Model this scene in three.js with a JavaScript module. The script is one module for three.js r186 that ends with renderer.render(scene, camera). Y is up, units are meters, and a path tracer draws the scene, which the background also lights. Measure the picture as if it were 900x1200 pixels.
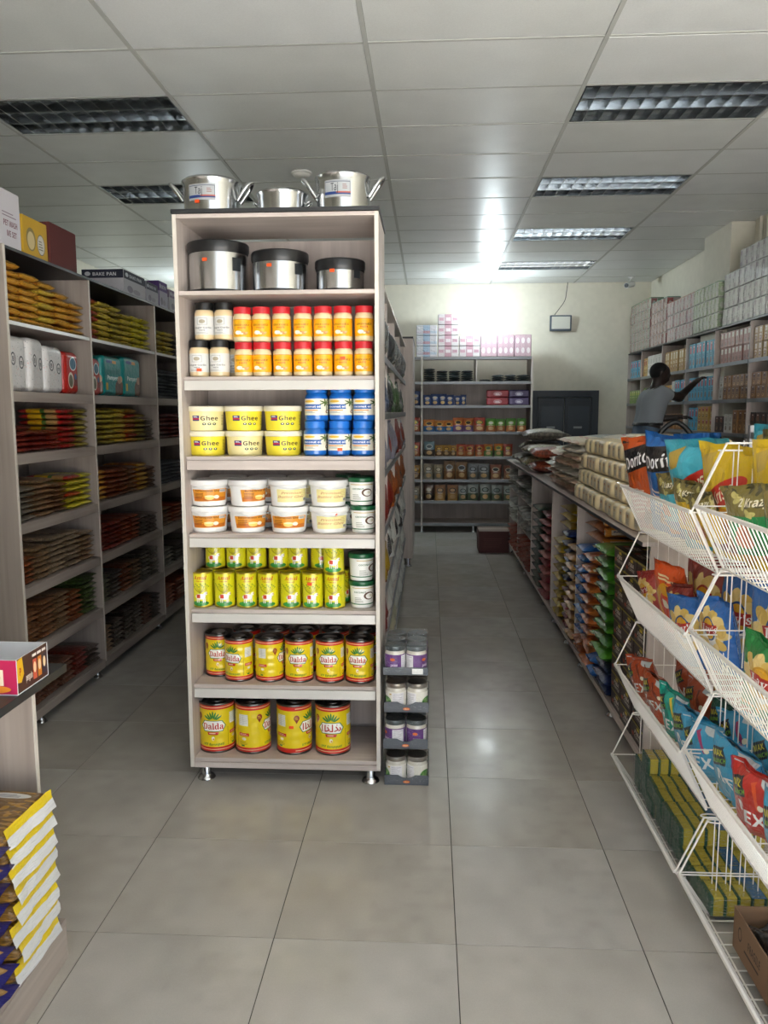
import * as THREE from 'three';
import { RoundedBoxGeometry } from 'three/addons/geometries/RoundedBoxGeometry.js';
import { mergeGeometries, mergeVertices } from 'three/addons/utils/BufferGeometryUtils.js';
import { MarchingCubes } from 'three/addons/objects/MarchingCubes.js';

// ---------- camera, sky, sun, exposure ----------
const scene = new THREE.Scene();
const camera = new THREE.PerspectiveCamera(2 * Math.atan(600 / 937) * 180 / Math.PI, 0.75, 0.05, 120);
camera.position.set(0, 1.72, 0);
camera.rotation.set(-0.12406, 0.05644, -0.003, 'YXZ');
scene.background = new THREE.Color(0.84, 0.94, 1.06);          // even bright sky outside the shop front
scene.backgroundIntensity = 2.3;
const sun = new THREE.DirectionalLight(new THREE.Color(1, 0.985, 0.96), 50);   // high in front of the shop: lights the forecourt and the threshold behind the camera
sun.position.set(1.5, 20, 8); sun.target.position.set(0.5, 0, 0);
sun.castShadow = true; sun.shadow.mapSize.set(2048, 2048);
Object.assign(sun.shadow.camera, { left: -16, right: 16, top: 16, bottom: -16, near: 1, far: 60 });
scene.add(sun, sun.target);
const renderer = new THREE.WebGLRenderer();
renderer.toneMapping = THREE.LinearToneMapping;
renderer.toneMappingExposure = 1.06;
renderer.shadowMap.enabled = true;

// ---------- helpers ----------
let seed = 7;
const rnd = () => { seed = (seed * 1664525 + 1013904223) >>> 0; return seed / 4294967296; };
const rr = (a, b) => a + (b - a) * rnd();
const taken = new Map();
function numbered(n) { const k = taken.get(n) || 0; taken.set(n, k + 1); return k ? n + '_' + String(k).padStart(3, '0') : n; }
function shade(o) { o.castShadow = true; o.receiveShadow = true; return o; }
function part(name, geo, mat, parent, x = 0, y = 0, z = 0) {
  const m = shade(new THREE.Mesh(geo, mat)); m.name = name; m.position.set(x, y, z); parent.add(m); return m;
}
function tag(o, label, category, group) {
  o.userData.label = label; o.userData.category = category; if (group) o.userData.group = group; return o;
}
function thing(name, label, category, x, y, d, group, turn = 0) {
  const g = new THREE.Group(); g.name = numbered(name); g.position.set(x, y, -d); g.rotation.y = turn;
  scene.add(g); return tag(g, label, category, group);
}
function solo(name, label, category, geo, mat, x, y, d, group) {
  const m = shade(new THREE.Mesh(geo, mat)); m.name = numbered(name); m.position.set(x, y, -d); scene.add(m);
  return tag(m, label, category, group);
}
function structure(name) { const g = new THREE.Group(); g.name = name; g.userData.kind = 'structure'; scene.add(g); return g; }
function put(proto, x, y, d, label, turn = 0, group) {
  const c = proto.clone(); c.name = numbered(proto.userData.kindName); c.userData = { ...proto.userData, label }; delete c.userData.kindName;
  if (group) c.userData.group = group;
  c.position.set(x, y, -d); c.rotation.y = turn; scene.add(c); return c;
}
function proto(name, category, group) { const g = new THREE.Group(); g.userData = { kindName: name, category, group }; return g; }
const ORD = ['first', 'second', 'third', 'fourth', 'fifth', 'sixth', 'seventh', 'eighth', 'ninth', 'tenth'];
// box with uv in metres, grain (v) along its longest side unless told
function uvMetres(g, axis, ou = 0, ov = 0) {
  const p = g.attributes.position, n = g.attributes.normal, uv = new Float32Array(p.count * 2);
  for (let i = 0; i < p.count; i++) {
    const P = [p.getX(i), p.getY(i), p.getZ(i)], N = [Math.abs(n.getX(i)), Math.abs(n.getY(i)), Math.abs(n.getZ(i))];
    const k = N.indexOf(Math.max(...N)); let others = [0, 1, 2].filter((a) => a !== k);
    if (others[0] === axis) others.reverse();
    uv[2 * i] = P[others[0]] + ou; uv[2 * i + 1] = P[others[1]] + ov;
  }
  g.setAttribute('uv', new THREE.BufferAttribute(uv, 2)); return g;
}
function board(name, parent, x0, x1, y0, y1, d0, d1, mat, o = {}) {
  const w = x1 - x0, h = y1 - y0, d = d1 - d0, r = o.r ?? 0.0015;
  const g = r ? new RoundedBoxGeometry(w, h, d, 1, r) : new THREE.BoxGeometry(w, h, d);
  const ax = o.axis ?? [w, h, d].indexOf(Math.max(w, h, d));
  uvMetres(g, ax, rnd() * 3, rnd() * 3);
  return part(name, g, mat, parent, (x0 + x1) / 2, (y0 + y1) / 2, -(d0 + d1) / 2);
}
function cyl(r0, r1, h, seg = 16, open = false) { const g = new THREE.CylinderGeometry(r1, r0, h, seg, 1, open); g.translate(0, h / 2, 0); return g; }
function lathe(pts, seg = 24) { return new THREE.LatheGeometry(pts.map((p) => new THREE.Vector2(p[0], p[1])), seg, -Math.PI, Math.PI * 2); }
function rod(a, b, r, seg = 6) {
  const A = new THREE.Vector3(...a), B = new THREE.Vector3(...b), L = A.distanceTo(B), g = new THREE.CylinderGeometry(r, r, L, seg, 1);
  g.applyQuaternion(new THREE.Quaternion().setFromUnitVectors(new THREE.Vector3(0, 1, 0), B.clone().sub(A).normalize()));
  const m = A.add(B).multiplyScalar(0.5); g.translate(m.x, m.y, m.z); return g;
}
function polyrod(pts, r, seg = 6) { const a = []; for (let i = 0; i + 1 < pts.length; i++) a.push(rod(pts[i], pts[i + 1], r, seg)); return mergeGeometries(a); }
// smooth lattice noise
function hash(x, y, s) { let h = (x * 374761393 + y * 668265263 + s * 1442695041) | 0; h = Math.imul(h ^ (h >>> 13), 1274126177); return ((h ^ (h >>> 16)) >>> 0) / 4294967296; }
function vnoise(x, y, s, px = 1e9, py = 1e9) {
  const xi = Math.floor(x), yi = Math.floor(y), fx = x - xi, fy = y - yi, u = fx * fx * (3 - 2 * fx), v = fy * fy * (3 - 2 * fy);
  const w = (a, p) => ((a % p) + p) % p, h = (a, b) => hash(w(a, px), w(b, py), s);
  return (h(xi, yi) * (1 - u) + h(xi + 1, yi) * u) * (1 - v) + (h(xi, yi + 1) * (1 - u) + h(xi + 1, yi + 1) * u) * v;
}
function field(w, h, fn, { srgb = true } = {}) {
  const a = new Uint8Array(w * h * 4);
  for (let y = 0; y < h; y++) for (let x = 0; x < w; x++) {
    const c = fn(x / w, y / h, x, y), i = 4 * (y * w + x);
    a[i] = Math.max(0, Math.min(255, c[0])); a[i + 1] = Math.max(0, Math.min(255, c[1])); a[i + 2] = Math.max(0, Math.min(255, c[2])); a[i + 3] = 255;
  }
  const t = new THREE.DataTexture(a, w, h); t.wrapS = t.wrapT = THREE.RepeatWrapping; t.magFilter = THREE.LinearFilter; t.minFilter = THREE.LinearMipmapLinearFilter;
  if (srgb) t.colorSpace = THREE.SRGBColorSpace; t.needsUpdate = true; return t;
}
function canvas(w, h, draw) {
  const c = document.createElement('canvas'); c.width = w; c.height = h; const g = c.getContext('2d'); draw(g, w, h);
  const t = new THREE.CanvasTexture(c); t.colorSpace = THREE.SRGBColorSpace; t.magFilter = THREE.LinearFilter; return t;
}
// several prints on one sheet: each call draws into the next cell and returns the texture cut to it
function sheet(cols, rows, cw, ch) {
  const c = document.createElement('canvas'); c.width = cols * cw; c.height = rows * ch; const g = c.getContext('2d'), base = new THREE.CanvasTexture(c); base.colorSpace = THREE.SRGBColorSpace; base.magFilter = THREE.LinearFilter; let n = 0;
  return (w, h, draw) => {
    const i = n % cols, j = (n / cols) | 0; n++; g.save(); g.beginPath(); g.rect(i * cw, j * ch, cw, ch); g.clip(); g.translate(i * cw, j * ch); draw(g, w, h); g.restore();
    const t = base.clone(); t.repeat.set((w - 2) / c.width, (h - 2) / c.height); t.offset.set((i * cw + 1) / c.width, 1 - (j * ch + h - 1) / c.height); return t;
  };
}
function text(g, s, x, y, px, col, { bold = true, fam = 'sans-serif', align = 'center', it = false, max } = {}) {
  g.font = (it ? 'italic ' : '') + (bold ? 'bold ' : '') + px + 'px ' + fam; g.fillStyle = col; g.textAlign = align; g.textBaseline = 'middle';
  if (max) g.fillText(s, x, y, max); else g.fillText(s, x, y);
}
function blob(g, x, y, rx, ry, col, rot = 0) { g.fillStyle = col; g.beginPath(); g.ellipse(x, y, rx, ry, rot, 0, 7); g.fill(); }
function rect(g, x, y, w, h, col) { g.fillStyle = col; g.fillRect(x, y, w, h); }
function poly(g, pts, col) { g.fillStyle = col; g.beginPath(); pts.forEach((p, i) => (i ? g.lineTo(...p) : g.moveTo(...p))); g.closePath(); g.fill(); }
function lines(g, x, y, w, n, step, hgt, col) { for (let i = 0; i < n; i++) rect(g, x, y + i * step, w * (0.6 + 0.4 * hash(i, n, 3)), hgt, col); }
// photo pixel -> x at a known depth (things on shelves: the depth comes from the shelf)
function pxX(px, py, d) { const v = new THREE.Vector3((px - 450) / 937, -(py - 600) / 937, -1).applyEuler(camera.rotation); return v.x / -v.z * d; }
const std = (color, roughness = 0.6, o = {}) => new THREE.MeshStandardMaterial({ color, roughness, ...o });
const phys = (color, roughness = 0.4, o = {}) => new THREE.MeshPhysicalMaterial({ color, roughness, ...o });

// ---------- surface materials ----------
const woodMap = field(512, 512, (u, v) => {
  const grain = vnoise(u * 60, v * 3, 1, 60, 3) * 0.5 + vnoise(u * 150, v * 5, 2, 150, 5) * 0.3 + vnoise(u * 14, v * 2, 3, 14, 2) * 0.7;
  const knot = Math.pow(vnoise(u * 7, v * 3, 9, 7, 3), 4), k = (grain - 0.75) * 26 - knot * 40;
  return [196 + k, 184 + k, 177 + k];
});
const wood = std(0xffffff, 0.5, { map: woodMap }), shadedWood = std(0xdad8d4, 0.5, { map: woodMap });   // one laminate, and a greyer copy with the left side's shade in its colour
const edging = std(0xd3ccc2, 0.45);
const darkEdge = std(0x2a2b2d, 0.4);
const tileMap = field(512, 512, (u, v) => {
  const k = (vnoise(u * 5, v * 5, 4, 5, 5) - 0.5) * 14 + (vnoise(u * 17, v * 17, 5, 17, 17) - 0.5) * 8 + (hash((u * 512) | 0, (v * 512) | 0, 6) - 0.5) * 5 - Math.max(0, vnoise(u * 4, v * 4, 77, 4, 4) * 0.6 + vnoise(u * 26, v * 26, 78, 26, 26) * 0.4 - 0.6) * 24;
  return [179 + k, 175 + k, 169 + k];
});
const tileRough = field(256, 256, (u, v) => { const k = 150 + (vnoise(u * 6, v * 6, 14, 6, 6) - 0.5) * 60 + (vnoise(u * 30, v * 30, 15, 30, 30) - 0.5) * 40; return [k, k, k]; }, { srgb: false });
const tileMats = [0xffffff, 0xf8f6f2, 0xfbfaf8].map((c) => std(c, 0.3, { map: tileMap, roughnessMap: tileRough }));
const grout = std(0x3a3733, 0.85);
const ceilMap = field(256, 256, (u, v) => { const k = (vnoise(u * 8, v * 8, 21, 8, 8) - 0.5) * 6 + (hash((u * 256) | 0, (v * 256) | 0, 22) - 0.5) * 7; return [224 + k, 227 + k, 228 + k]; });
const ceilBump = field(256, 256, (u, v) => { const k = 128 + (vnoise(u * 90, v * 90, 23, 90, 90) - 0.5) * 150; return [k, k, k]; }, { srgb: false });
const ceilMats = [0xffffff, 0xf7f7f5, 0xfbfbf9].map((c) => std(c, 0.34, { map: ceilMap, bumpMap: ceilBump, bumpScale: 0.0006 }));
const tbar = std(0xb9bbb8, 0.5);
const plasterMap = field(256, 256, (u, v) => { const k = (vnoise(u * 4, v * 4, 31, 4, 4) - 0.5) * 9 + (vnoise(u * 20, v * 20, 32, 20, 20) - 0.5) * 6; return [224 + k, 219 + k, 203 + k]; });
const plaster = std(0xffffff, 0.75, { map: plasterMap });
const chrome = std(0xc9ccd0, 0.18, { metalness: 1 });
const steel = std(0xc6c8ca, 0.24, { metalness: 1 });
const whiteWire = std(0xf0ece6, 0.34);
const greyMetal = std(0x8b8d90, 0.45, { metalness: 0.6 });
const black = std(0x121315, 0.4);
const crinkle = field(256, 256, (u, v) => {
  const r = (f, s) => 1 - Math.abs(vnoise(u * f, v * f, s, f, f) * 2 - 1), k = 255 * (r(6, 41) * 0.5 + r(13, 42) * 0.35 + r(27, 43) * 0.2) / 1.05; return [k, k, k];
}, { srgb: false });
const grainMap = field(128, 128, (u, v) => { const k = 222 + (vnoise(u * 40, v * 40, 51, 40, 40) - 0.5) * 130 + (vnoise(u * 9, v * 9, 52, 9, 9) - 0.5) * 30; return [k, k, k]; });
const film = (color, o = {}) => phys(color, 0.38, { bumpMap: crinkle, bumpScale: 0.006, clearcoat: 0.7, clearcoatRoughness: 0.14, ...o });
const pulses = (color) => film(color, { map: grainMap });
const printed = (tex, o = {}) => film(0xffffff, { map: tex, ...o });

// ---------- the room ----------
const XL = -4.3, XR = 3.2, DF = -0.4, DB = 12.08, CH = 3.58;
{ // floor: each tile its own piece, over recessed dark grout
  const fl = structure('floor');
  part('grout', new THREE.BoxGeometry(XR - XL + 0.3, 0.1, DB - DF + 0.3), grout, fl, (XL + XR) / 2, -0.0525, -(DB + DF) / 2);
  const geos = [0, 1, 2, 3].map((k) => { const g = new RoundedBoxGeometry(0.5972, 0.012, 0.5972, 1, 0.0012); return uvMetres(g, 2, k * 0.37, k * 0.71); });
  const gx = [], gd = [];
  for (let x = -4.105 - 0.6; x < XR; x += 0.6) gx.push(x);
  for (let d = 3.02 - 0.6 * 8; d < DB; d += 0.6) gd.push(d);
  for (const x of gx) for (const d of gd) {
    const a = Math.max(x, XL), b = Math.min(x + 0.6, XR), c = Math.max(d, DF), e = Math.min(d + 0.6, DB);
    if (b - a < 0.02 || e - c < 0.02) continue;
    const full = b - a > 0.599 && e - c > 0.599;
    const g = full ? geos[(rnd() * 4) | 0] : uvMetres(new THREE.BoxGeometry(b - a - 0.0028, 0.012, e - c - 0.0028), 2, rnd(), rnd());
    part('tile', g, tileMats[(rnd() * 3) | 0], fl, (a + b) / 2, -0.006, -(c + e) / 2);
  }
}
const lightCells = new Set();
const cellKey = (x, d) => Math.round(x * 10) + '_' + Math.round(d * 10);
const CX0 = 0.88 - 1.21 * 5, CD0 = 4.31 - 0.605 * 10;
const fixtures = [[0.88, 4.915], [0.88, 6.73], [0.88, 8.545], [0.88, 10.36], [-2.75, 4.915], [-2.75, 6.73]];
for (const f of fixtures) lightCells.add(cellKey(f[0], f[1]));
{ // suspended ceiling: panels on a grid of T bars, a slab above
  const ce = structure('ceiling');
  part('slab', new THREE.BoxGeometry(XR - XL + 0.4, 0.15, DB - DF + 0.4), std(0x9a9a96, 0.9), ce, (XL + XR) / 2, CH + 0.3, -(DB + DF) / 2);
  const geos = [0, 1, 2].map((k) => uvMetres(new RoundedBoxGeometry(1.186, 0.014, 0.583, 1, 0.003), 2, k * 0.3, k * 0.6));
  for (let i = 0; i < 9; i++) for (let j = 0; j < 25; j++) {
    const x = CX0 + i * 1.21, d = CD0 + j * 0.605, a = Math.max(x, XL), b = Math.min(x + 1.21, XR), c = Math.max(d, DF), e = Math.min(d + 0.605, DB);
    if (b - a < 0.06 || e - c < 0.06 || lightCells.has(cellKey(x, d))) continue;
    const full = b - a > 1.2 && e - c > 0.6;
    const g = full ? geos[(rnd() * 3) | 0] : uvMetres(new THREE.BoxGeometry(b - a - 0.02, 0.014, e - c - 0.02), 2, rnd(), rnd());
    const t = part('ceiling_panel', g, ceilMats[(rnd() * 3) | 0], ce, (a + b) / 2, CH + 0.007 + rr(-0.001, 0.0015), -(c + e) / 2);
    t.rotation.set(rr(-0.004, 0.004), 0, rr(-0.0012, 0.0012));
  }
  for (let i = 0; i < 9; i++) { const x = CX0 + i * 1.21; if (x > XL && x < XR) board('main_bar', ce, x - 0.012, x + 0.012, CH - 0.003, CH + 0.03, DF, DB, tbar, { r: 0 }); }
  for (let j = 0; j < 25; j++) { const d = CD0 + j * 0.605; if (d > DF && d < DB) board('cross_bar', ce, XL, XR, CH - 0.001, CH + 0.02, d - 0.009, d + 0.009, tbar, { r: 0 }); }
}
{ // walls
  const w = (n, x0, x1, y0, y1, d0, d1) => { const s = shade(board(n, scene, x0, x1, y0, y1, d0, d1, plaster, { r: 0 })); s.userData.kind = 'structure'; return s; };
  w('wall_back', XL, XR, -0.1, 3.8, DB, DB + 0.2);
  w('wall_left', XL - 0.2, XL, -0.1, 3.8, DF - 0.2, DB + 0.2);
  w('wall_right', XR, XR + 0.2, -0.1, 3.8, DF - 0.2, DB + 0.2);
  w('wall_column', 2.97, XR, 0, CH - 0.004, 8.35, 9.13);
  // shop front: piers and lintel round the open entrance behind the camera
  const fr = structure('wall_front');
  board('pier', fr, XL, -0.68, -0.1, 3.8, DF - 0.2, DF, plaster, { r: 0 });
  board('pier', fr, 3.05, XR, -0.1, 3.8, DF - 0.2, DF, plaster, { r: 0 });
  board('lintel', fr, -0.68, 3.05, 3.2, 3.8, DF - 0.2, DF, plaster, { r: 0 });
  const st = structure('pavement');
  part('paving', uvMetres(new THREE.BoxGeometry(40, 0.2, 30), 2), std(0xbcbab6, 0.85), st, 0, -0.12, -(DF - 0.2) + 15);
  const rf = structure('roof'); board('roof_deck', rf, XL - 0.3, XR + 0.3, 3.95, 4.1, DF - 0.3, DB + 0.3, std(0x8a8a86, 0.8), { r: 0 });
}
// ---------- ceiling fittings ----------
{ // recessed louvre lights, all switched off
  const mirror = std(0xc2c7cb, 0.18, { metalness: 1 }), tube = std(0xe8e8e4, 0.3), names = ['first', 'second', 'third', 'fourth'];
  fixtures.forEach(([x, d], i) => {
    const near = i < 4 ? `switched off louvre light, ${names[i]} from shop front in the row toward column` : `switched off louvre light, ${names[i - 4]} from shop front above tall packet shelving`;
    const t = thing('ceiling_light', near, 'ceiling light', x + 0.605, CH, d + 0.3025, 'recessed ceiling lights');
    const W = 1.17, L = 0.56;
    part('housing', new THREE.BoxGeometry(W, 0.01, L), mirror, t, 0, 0.1, 0);
    for (const s of [-1, 1]) { part('side_reflector', new THREE.BoxGeometry(W, 0.1, 0.006), mirror, t, 0, 0.05, s * L / 2); part('end_plate', new THREE.BoxGeometry(0.006, 0.1, L), mirror, t, s * W / 2, 0.05, 0); }
    for (const k of [-1, 0, 1]) { const tb = part('tube', new THREE.CylinderGeometry(0.013, 0.013, W - 0.06, 10), tube, t, 0, 0.08, k * 0.18); tb.rotation.z = Math.PI / 2; }
    for (const k of [-1, 1]) for (const s of [-1, 1]) { const r = part('reflector', new THREE.BoxGeometry(W, 0.066, 0.003), mirror, t, 0, 0.034, k * 0.0933 + s * 0.009); r.rotation.x = s * 0.1; }
    for (let c = 0; c < 11; c++) { const b = part('blade', new THREE.BoxGeometry(0.003, 0.06, L - 0.01), mirror, t, -W / 2 + (c + 0.75) * W / 11.5, 0.031, 0); b.rotation.z = 0.16; }
    for (const s of [-1, 1]) part('frame', new THREE.BoxGeometry(W + 0.01, 0.008, 0.012), mirror, t, 0, 0.004, s * L / 2);
  });
}
// two lit bulbs: one in view, its twin over the far aisle behind the display (its sheen shows on the ceiling there)
for (const [px, power, label] of [[576, 3.3, 'round lit white bulb hanging on a thin cord above back shelf'], [236, 1.9, 'round lit white bulb hanging over the aisle hidden by the display']]) {
  const x = pxX(px, 366, 11.2), y = 3.1, d = 11.2, col = new THREE.Color(0.84, 0.96, 1.0);
  const t = thing('light_bulb', label, 'light bulb', x, y, d, 'hanging bulbs');
  const bulb = part('bulb', new THREE.SphereGeometry(0.095, 24, 16), std(0xffffff, 0.3, { emissive: col, emissiveIntensity: 14 }), t);
  bulb.scale.y = 0.86; bulb.castShadow = false;
  part('socket', cyl(0.02, 0.016, 0.06, 12), std(0xe8e8e8, 0.4), t, 0, 0.075, 0);
  part('cord', cyl(0.003, 0.003, CH - y - 0.13, 6), std(0xcfcfcf, 0.5), t, 0, 0.13, 0);
  const l = new THREE.PointLight(col, power); l.position.set(x, y, -d); l.castShadow = true; l.shadow.radius = 4.5; scene.add(l); l.name = 'bulb_light';
}
{ const t = thing('smoke_detector', 'round white smoke detector on the ceiling', 'smoke detector', -1.0, CH - 0.003, 6.45);
  part('base', lathe([[0.001, 0], [0.075, 0], [0.08, -0.008], [0.08, -0.02], [0.001, -0.02]].reverse()), std(0xe2e2de, 0.5), t);
  part('sensor_cover', lathe([[0.001, -0.045], [0.04, -0.043], [0.062, -0.032], [0.068, -0.02]]), std(0xe9e9e5, 0.45), t);
  part('indicator', new THREE.SphereGeometry(0.004, 8, 6), std(0x7a1a14, 0.4), t, 0.03, -0.044, 0.01); }
{ const t = thing('security_camera', 'small white bullet camera fixed under the ceiling corner', 'camera', 2.8, CH - 0.003, 11.6);
  const w = std(0xdedede, 0.4);
  part('mount', lathe([[0.001, 0], [0.045, 0], [0.045, -0.02], [0.001, -0.022]].reverse(), 16), w, t);
  part('bracket', rod([0, -0.02, 0], [-0.03, -0.1, 0.02], 0.012, 8), w, t);
  part('housing', rod([0.03, -0.09, -0.05], [-0.09, -0.13, 0.1], 0.04, 14), w, t);
  part('lens', rod([-0.089, -0.1297, 0.099], [-0.095, -0.1317, 0.106], 0.03, 14), black, t); }
{ const t = thing('floodlight', 'unlit floodlight with dark frame and pale glass on back wall', 'floodlight', 1.905, 3.0, DB - 0.06);
  const f = part('housing', new RoundedBoxGeometry(0.31, 0.225, 0.05, 2, 0.01), std(0x4b5560, 0.5), t, 0, 0, 0);
  f.rotation.x = 0.06;
  const g = part('glass', new RoundedBoxGeometry(0.265, 0.175, 0.01, 1, 0.003), phys(0xcfd0c6, 0.15, { clearcoat: 0.5 }), t, 0, 0.004, 0.0245); g.rotation.x = 0.06;
  part('bracket', new THREE.BoxGeometry(0.12, 0.02, 0.05), std(0x39424c, 0.5), t, 0, -0.07, -0.035);
  const c = new THREE.CatmullRomCurve3([[-0.09, 0.12, 0], [-0.03, 0.2, 0.02], [0.05, 0.32, 0.02], [0.075, 0.45, 0], [0.09, CH - 3.0, 0]].map((p) => new THREE.Vector3(...p)));
  part('cable', new THREE.TubeGeometry(c, 20, 0.005, 6), black, t); }
{ const t = structure('door_1'); const m = std(0x232c36, 0.45), m2 = std(0x2f3a45, 0.4);
  const f = DB - 0.05;
  board('frame', t, 1.5, 1.6, 0, 2.03, f, DB, m); board('frame', t, 2.39, 2.49, 0, 2.03, f, DB, m); board('frame', t, 1.6, 2.39, 1.93, 2.03, f, DB, m);
  for (const [a, b] of [[1.605, 1.99], [2.0, 2.385]]) {
    board('leaf', t, a, b, 0.01, 1.925, f + 0.012, DB - 0.004, m);
    board('upper_panel', t, a + 0.05, b - 0.03, 1.05, 1.8, f + 0.006, f + 0.02, m2);
    board('lower_panel', t, a + 0.05, b - 0.03, 0.15, 0.95, f + 0.006, f + 0.02, m2);
    const q = board('pull_plate', t, (a + b) / 2 - 0.06, (a + b) / 2 + 0.06, 1.475, 1.505, f - 0.006, f + 0.008, std(0x9aa0a4, 0.4)); q.userData.label = 'pale grey pull plate';
  } }
for (const [x, dd] of [[3.165, 7.95], [3.165, 8.12]]) solo('wall_pipe', `slim painted pipe running up wall ${dd < 8 ? 'farther from' : 'beside'} the square column`, 'pipe', cyl(0.018, 0.018, CH - 0.01, 10), plaster, x, 0, dd);

// ---------- shelving ----------
const S = [0.115, 0.46, 0.80, 1.145, 1.51, 1.835, 2.19, 2.555];
const lipWhite = phys(0xd0cdc7, 0.3, { clearcoat: 0.4, clearcoatRoughness: 0.2 });
function leg(t, x, d, h, big = 1) {
  const l = part('leg', lathe([[0.001, h], [0.02 * big, h], [0.02 * big, 0.022], [0.034 * big, 0.012], [0.04 * big, 0.002], [0.04 * big, 0], [0.001, 0]].reverse(), 20), chrome, t, x, 0, -d);
  return l;
}
{ // display unit at the end of the middle gondola
  const t = thing('display_shelf', 'tall pale wood end display of tins and tubs on chrome legs', 'shelf', 0, 0, 0);
  const x0 = -1.108, x1 = -0.218, a = 3.51, b = 3.955;
  board('side_panel', t, x0, x0 + 0.018, 0.075, 2.568, a, b, wood); board('side_panel', t, x1 - 0.018, x1, 0.075, 2.568, a, b, wood);
  for (const x of [x0, x1 - 0.018]) board('edge_band', t, x + 0.0005, x + 0.0175, 0.077, 2.566, a - 0.0015, a + 0.001, edging, { r: 0 });
  board('back_panel', t, x0 + 0.018, x1 - 0.018, 0.13, 2.535, b - 0.02, b - 0.004, wood, { axis: 1 });
  board('top_board', t, x0 + 0.018, x1 - 0.018, 2.55, 2.568, a + 0.002, b, wood); const top = board('top_cover', t, x0 - 0.004, x1 + 0.004, 2.5695, 2.587, a - 0.006, b + 0.02, darkEdge); top.userData.label = 'black top cover';
  board('base_shelf', t, x0 + 0.018, x1 - 0.018, 0.098, 0.116, a + 0.015, b - 0.02, wood); board('plinth', t, x0 + 0.018, x1 - 0.018, 0.072, 0.097, a + 0.004, a + 0.02, wood);
  [[2.246, 0, 0.0], [1.879, 1, 0.03], [1.525, 2, 0.03], [1.173, 1, 0.03], [0.823, 1, 0.03], [0.465, 1, 0.03]].forEach(([y, lip, off]) => {
    const s = board('shelf_board', t, x0 + 0.018, x1 - 0.018, y - 0.018, y, a + 0.005 + off, b - 0.02, wood);
    if (lip) {
      const l = board(lip === 1 ? 'price_strip' : 'wood_strip', t, x0 + 0.022, x1 - 0.022, y - 0.06, y - 0.018, a + 0.022, a + 0.034, lip === 1 ? lipWhite : wood);
      l.rotation.x = -0.08;
    }
  });
  for (const [x, d] of [[-1.05, 3.57], [-0.268, 3.57], [-1.05, 3.86], [-0.268, 3.86]]) leg(t, x, d, 0.098, 1.05);
}
{ // middle gondola behind the display, the open side to the wide aisle
  const t = thing('gondola_shelf', 'long grey gondola behind the end display with packets facing aisle', 'shelf', 0, 0, 0);
  const gy = [0.13, 0.42, 0.72, 1.07, 1.40, 1.72, 2.03];
  board('back_panel', t, -0.68, -0.66, 0.1, 2.38, 3.96, 8.3, wood, { axis: 1 });
  for (const d of [3.96, 5.02, 6.1, 7.2, 8.28]) board('upright', t, -1.06, -0.262, 0.08, 2.38, d, d + 0.018, wood);
  for (const y of gy) for (let k = 0; k < 4; k++) {
    const d = [3.978, 5.04, 6.12, 7.22][k], e = [5.02, 6.1, 7.2, 8.28][k];
    board('shelf_board', t, -0.66, -0.25, y - 0.018, y, d, e, wood);
    board('price_strip', t, -0.25, -0.242, y - 0.04, y, d, e, greyMetal);
  }
  board('top_rail', t, -0.68, -0.245, 2.38, 2.395, 3.96, 8.3, edging);
  for (const d of [4.05, 5.1, 6.2, 7.3, 8.2]) leg(t, -0.33, d, 0.1);
}
{ const t = thing('end_shelf', 'tall closed grey wood end unit past the gondola', 'shelf', 0, 0, 0);
  board('side_panel', t, -0.205, -0.18, 0.1, 2.51, 8.8, 9.95, wood); board('side_panel', t, -1.07, -1.045, 0.1, 2.51, 8.8, 9.95, wood);
  board('front_panel', t, -1.045, -0.205, 0.1, 2.51, 8.8, 8.82, wood); board('back_panel', t, -1.045, -0.205, 0.1, 2.51, 9.2, 9.22, wood);
  for (const y of S.slice(0, 7)) board('shelf_board', t, -1.045, -0.205, y - 0.02, y, 9.22, 9.93, wood);
  board('top_board', t, -1.08, -0.175, 2.51, 2.53, 8.79, 9.96, darkEdge);
  for (const [x, d] of [[-0.23, 8.87], [-0.23, 9.88], [-1.02, 8.87], [-1.02, 9.88]]) leg(t, x, d, 0.1); }
const LX = -2.12, LB = [4.02, 5.0, 6.2, 7.3, 8.4];
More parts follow.
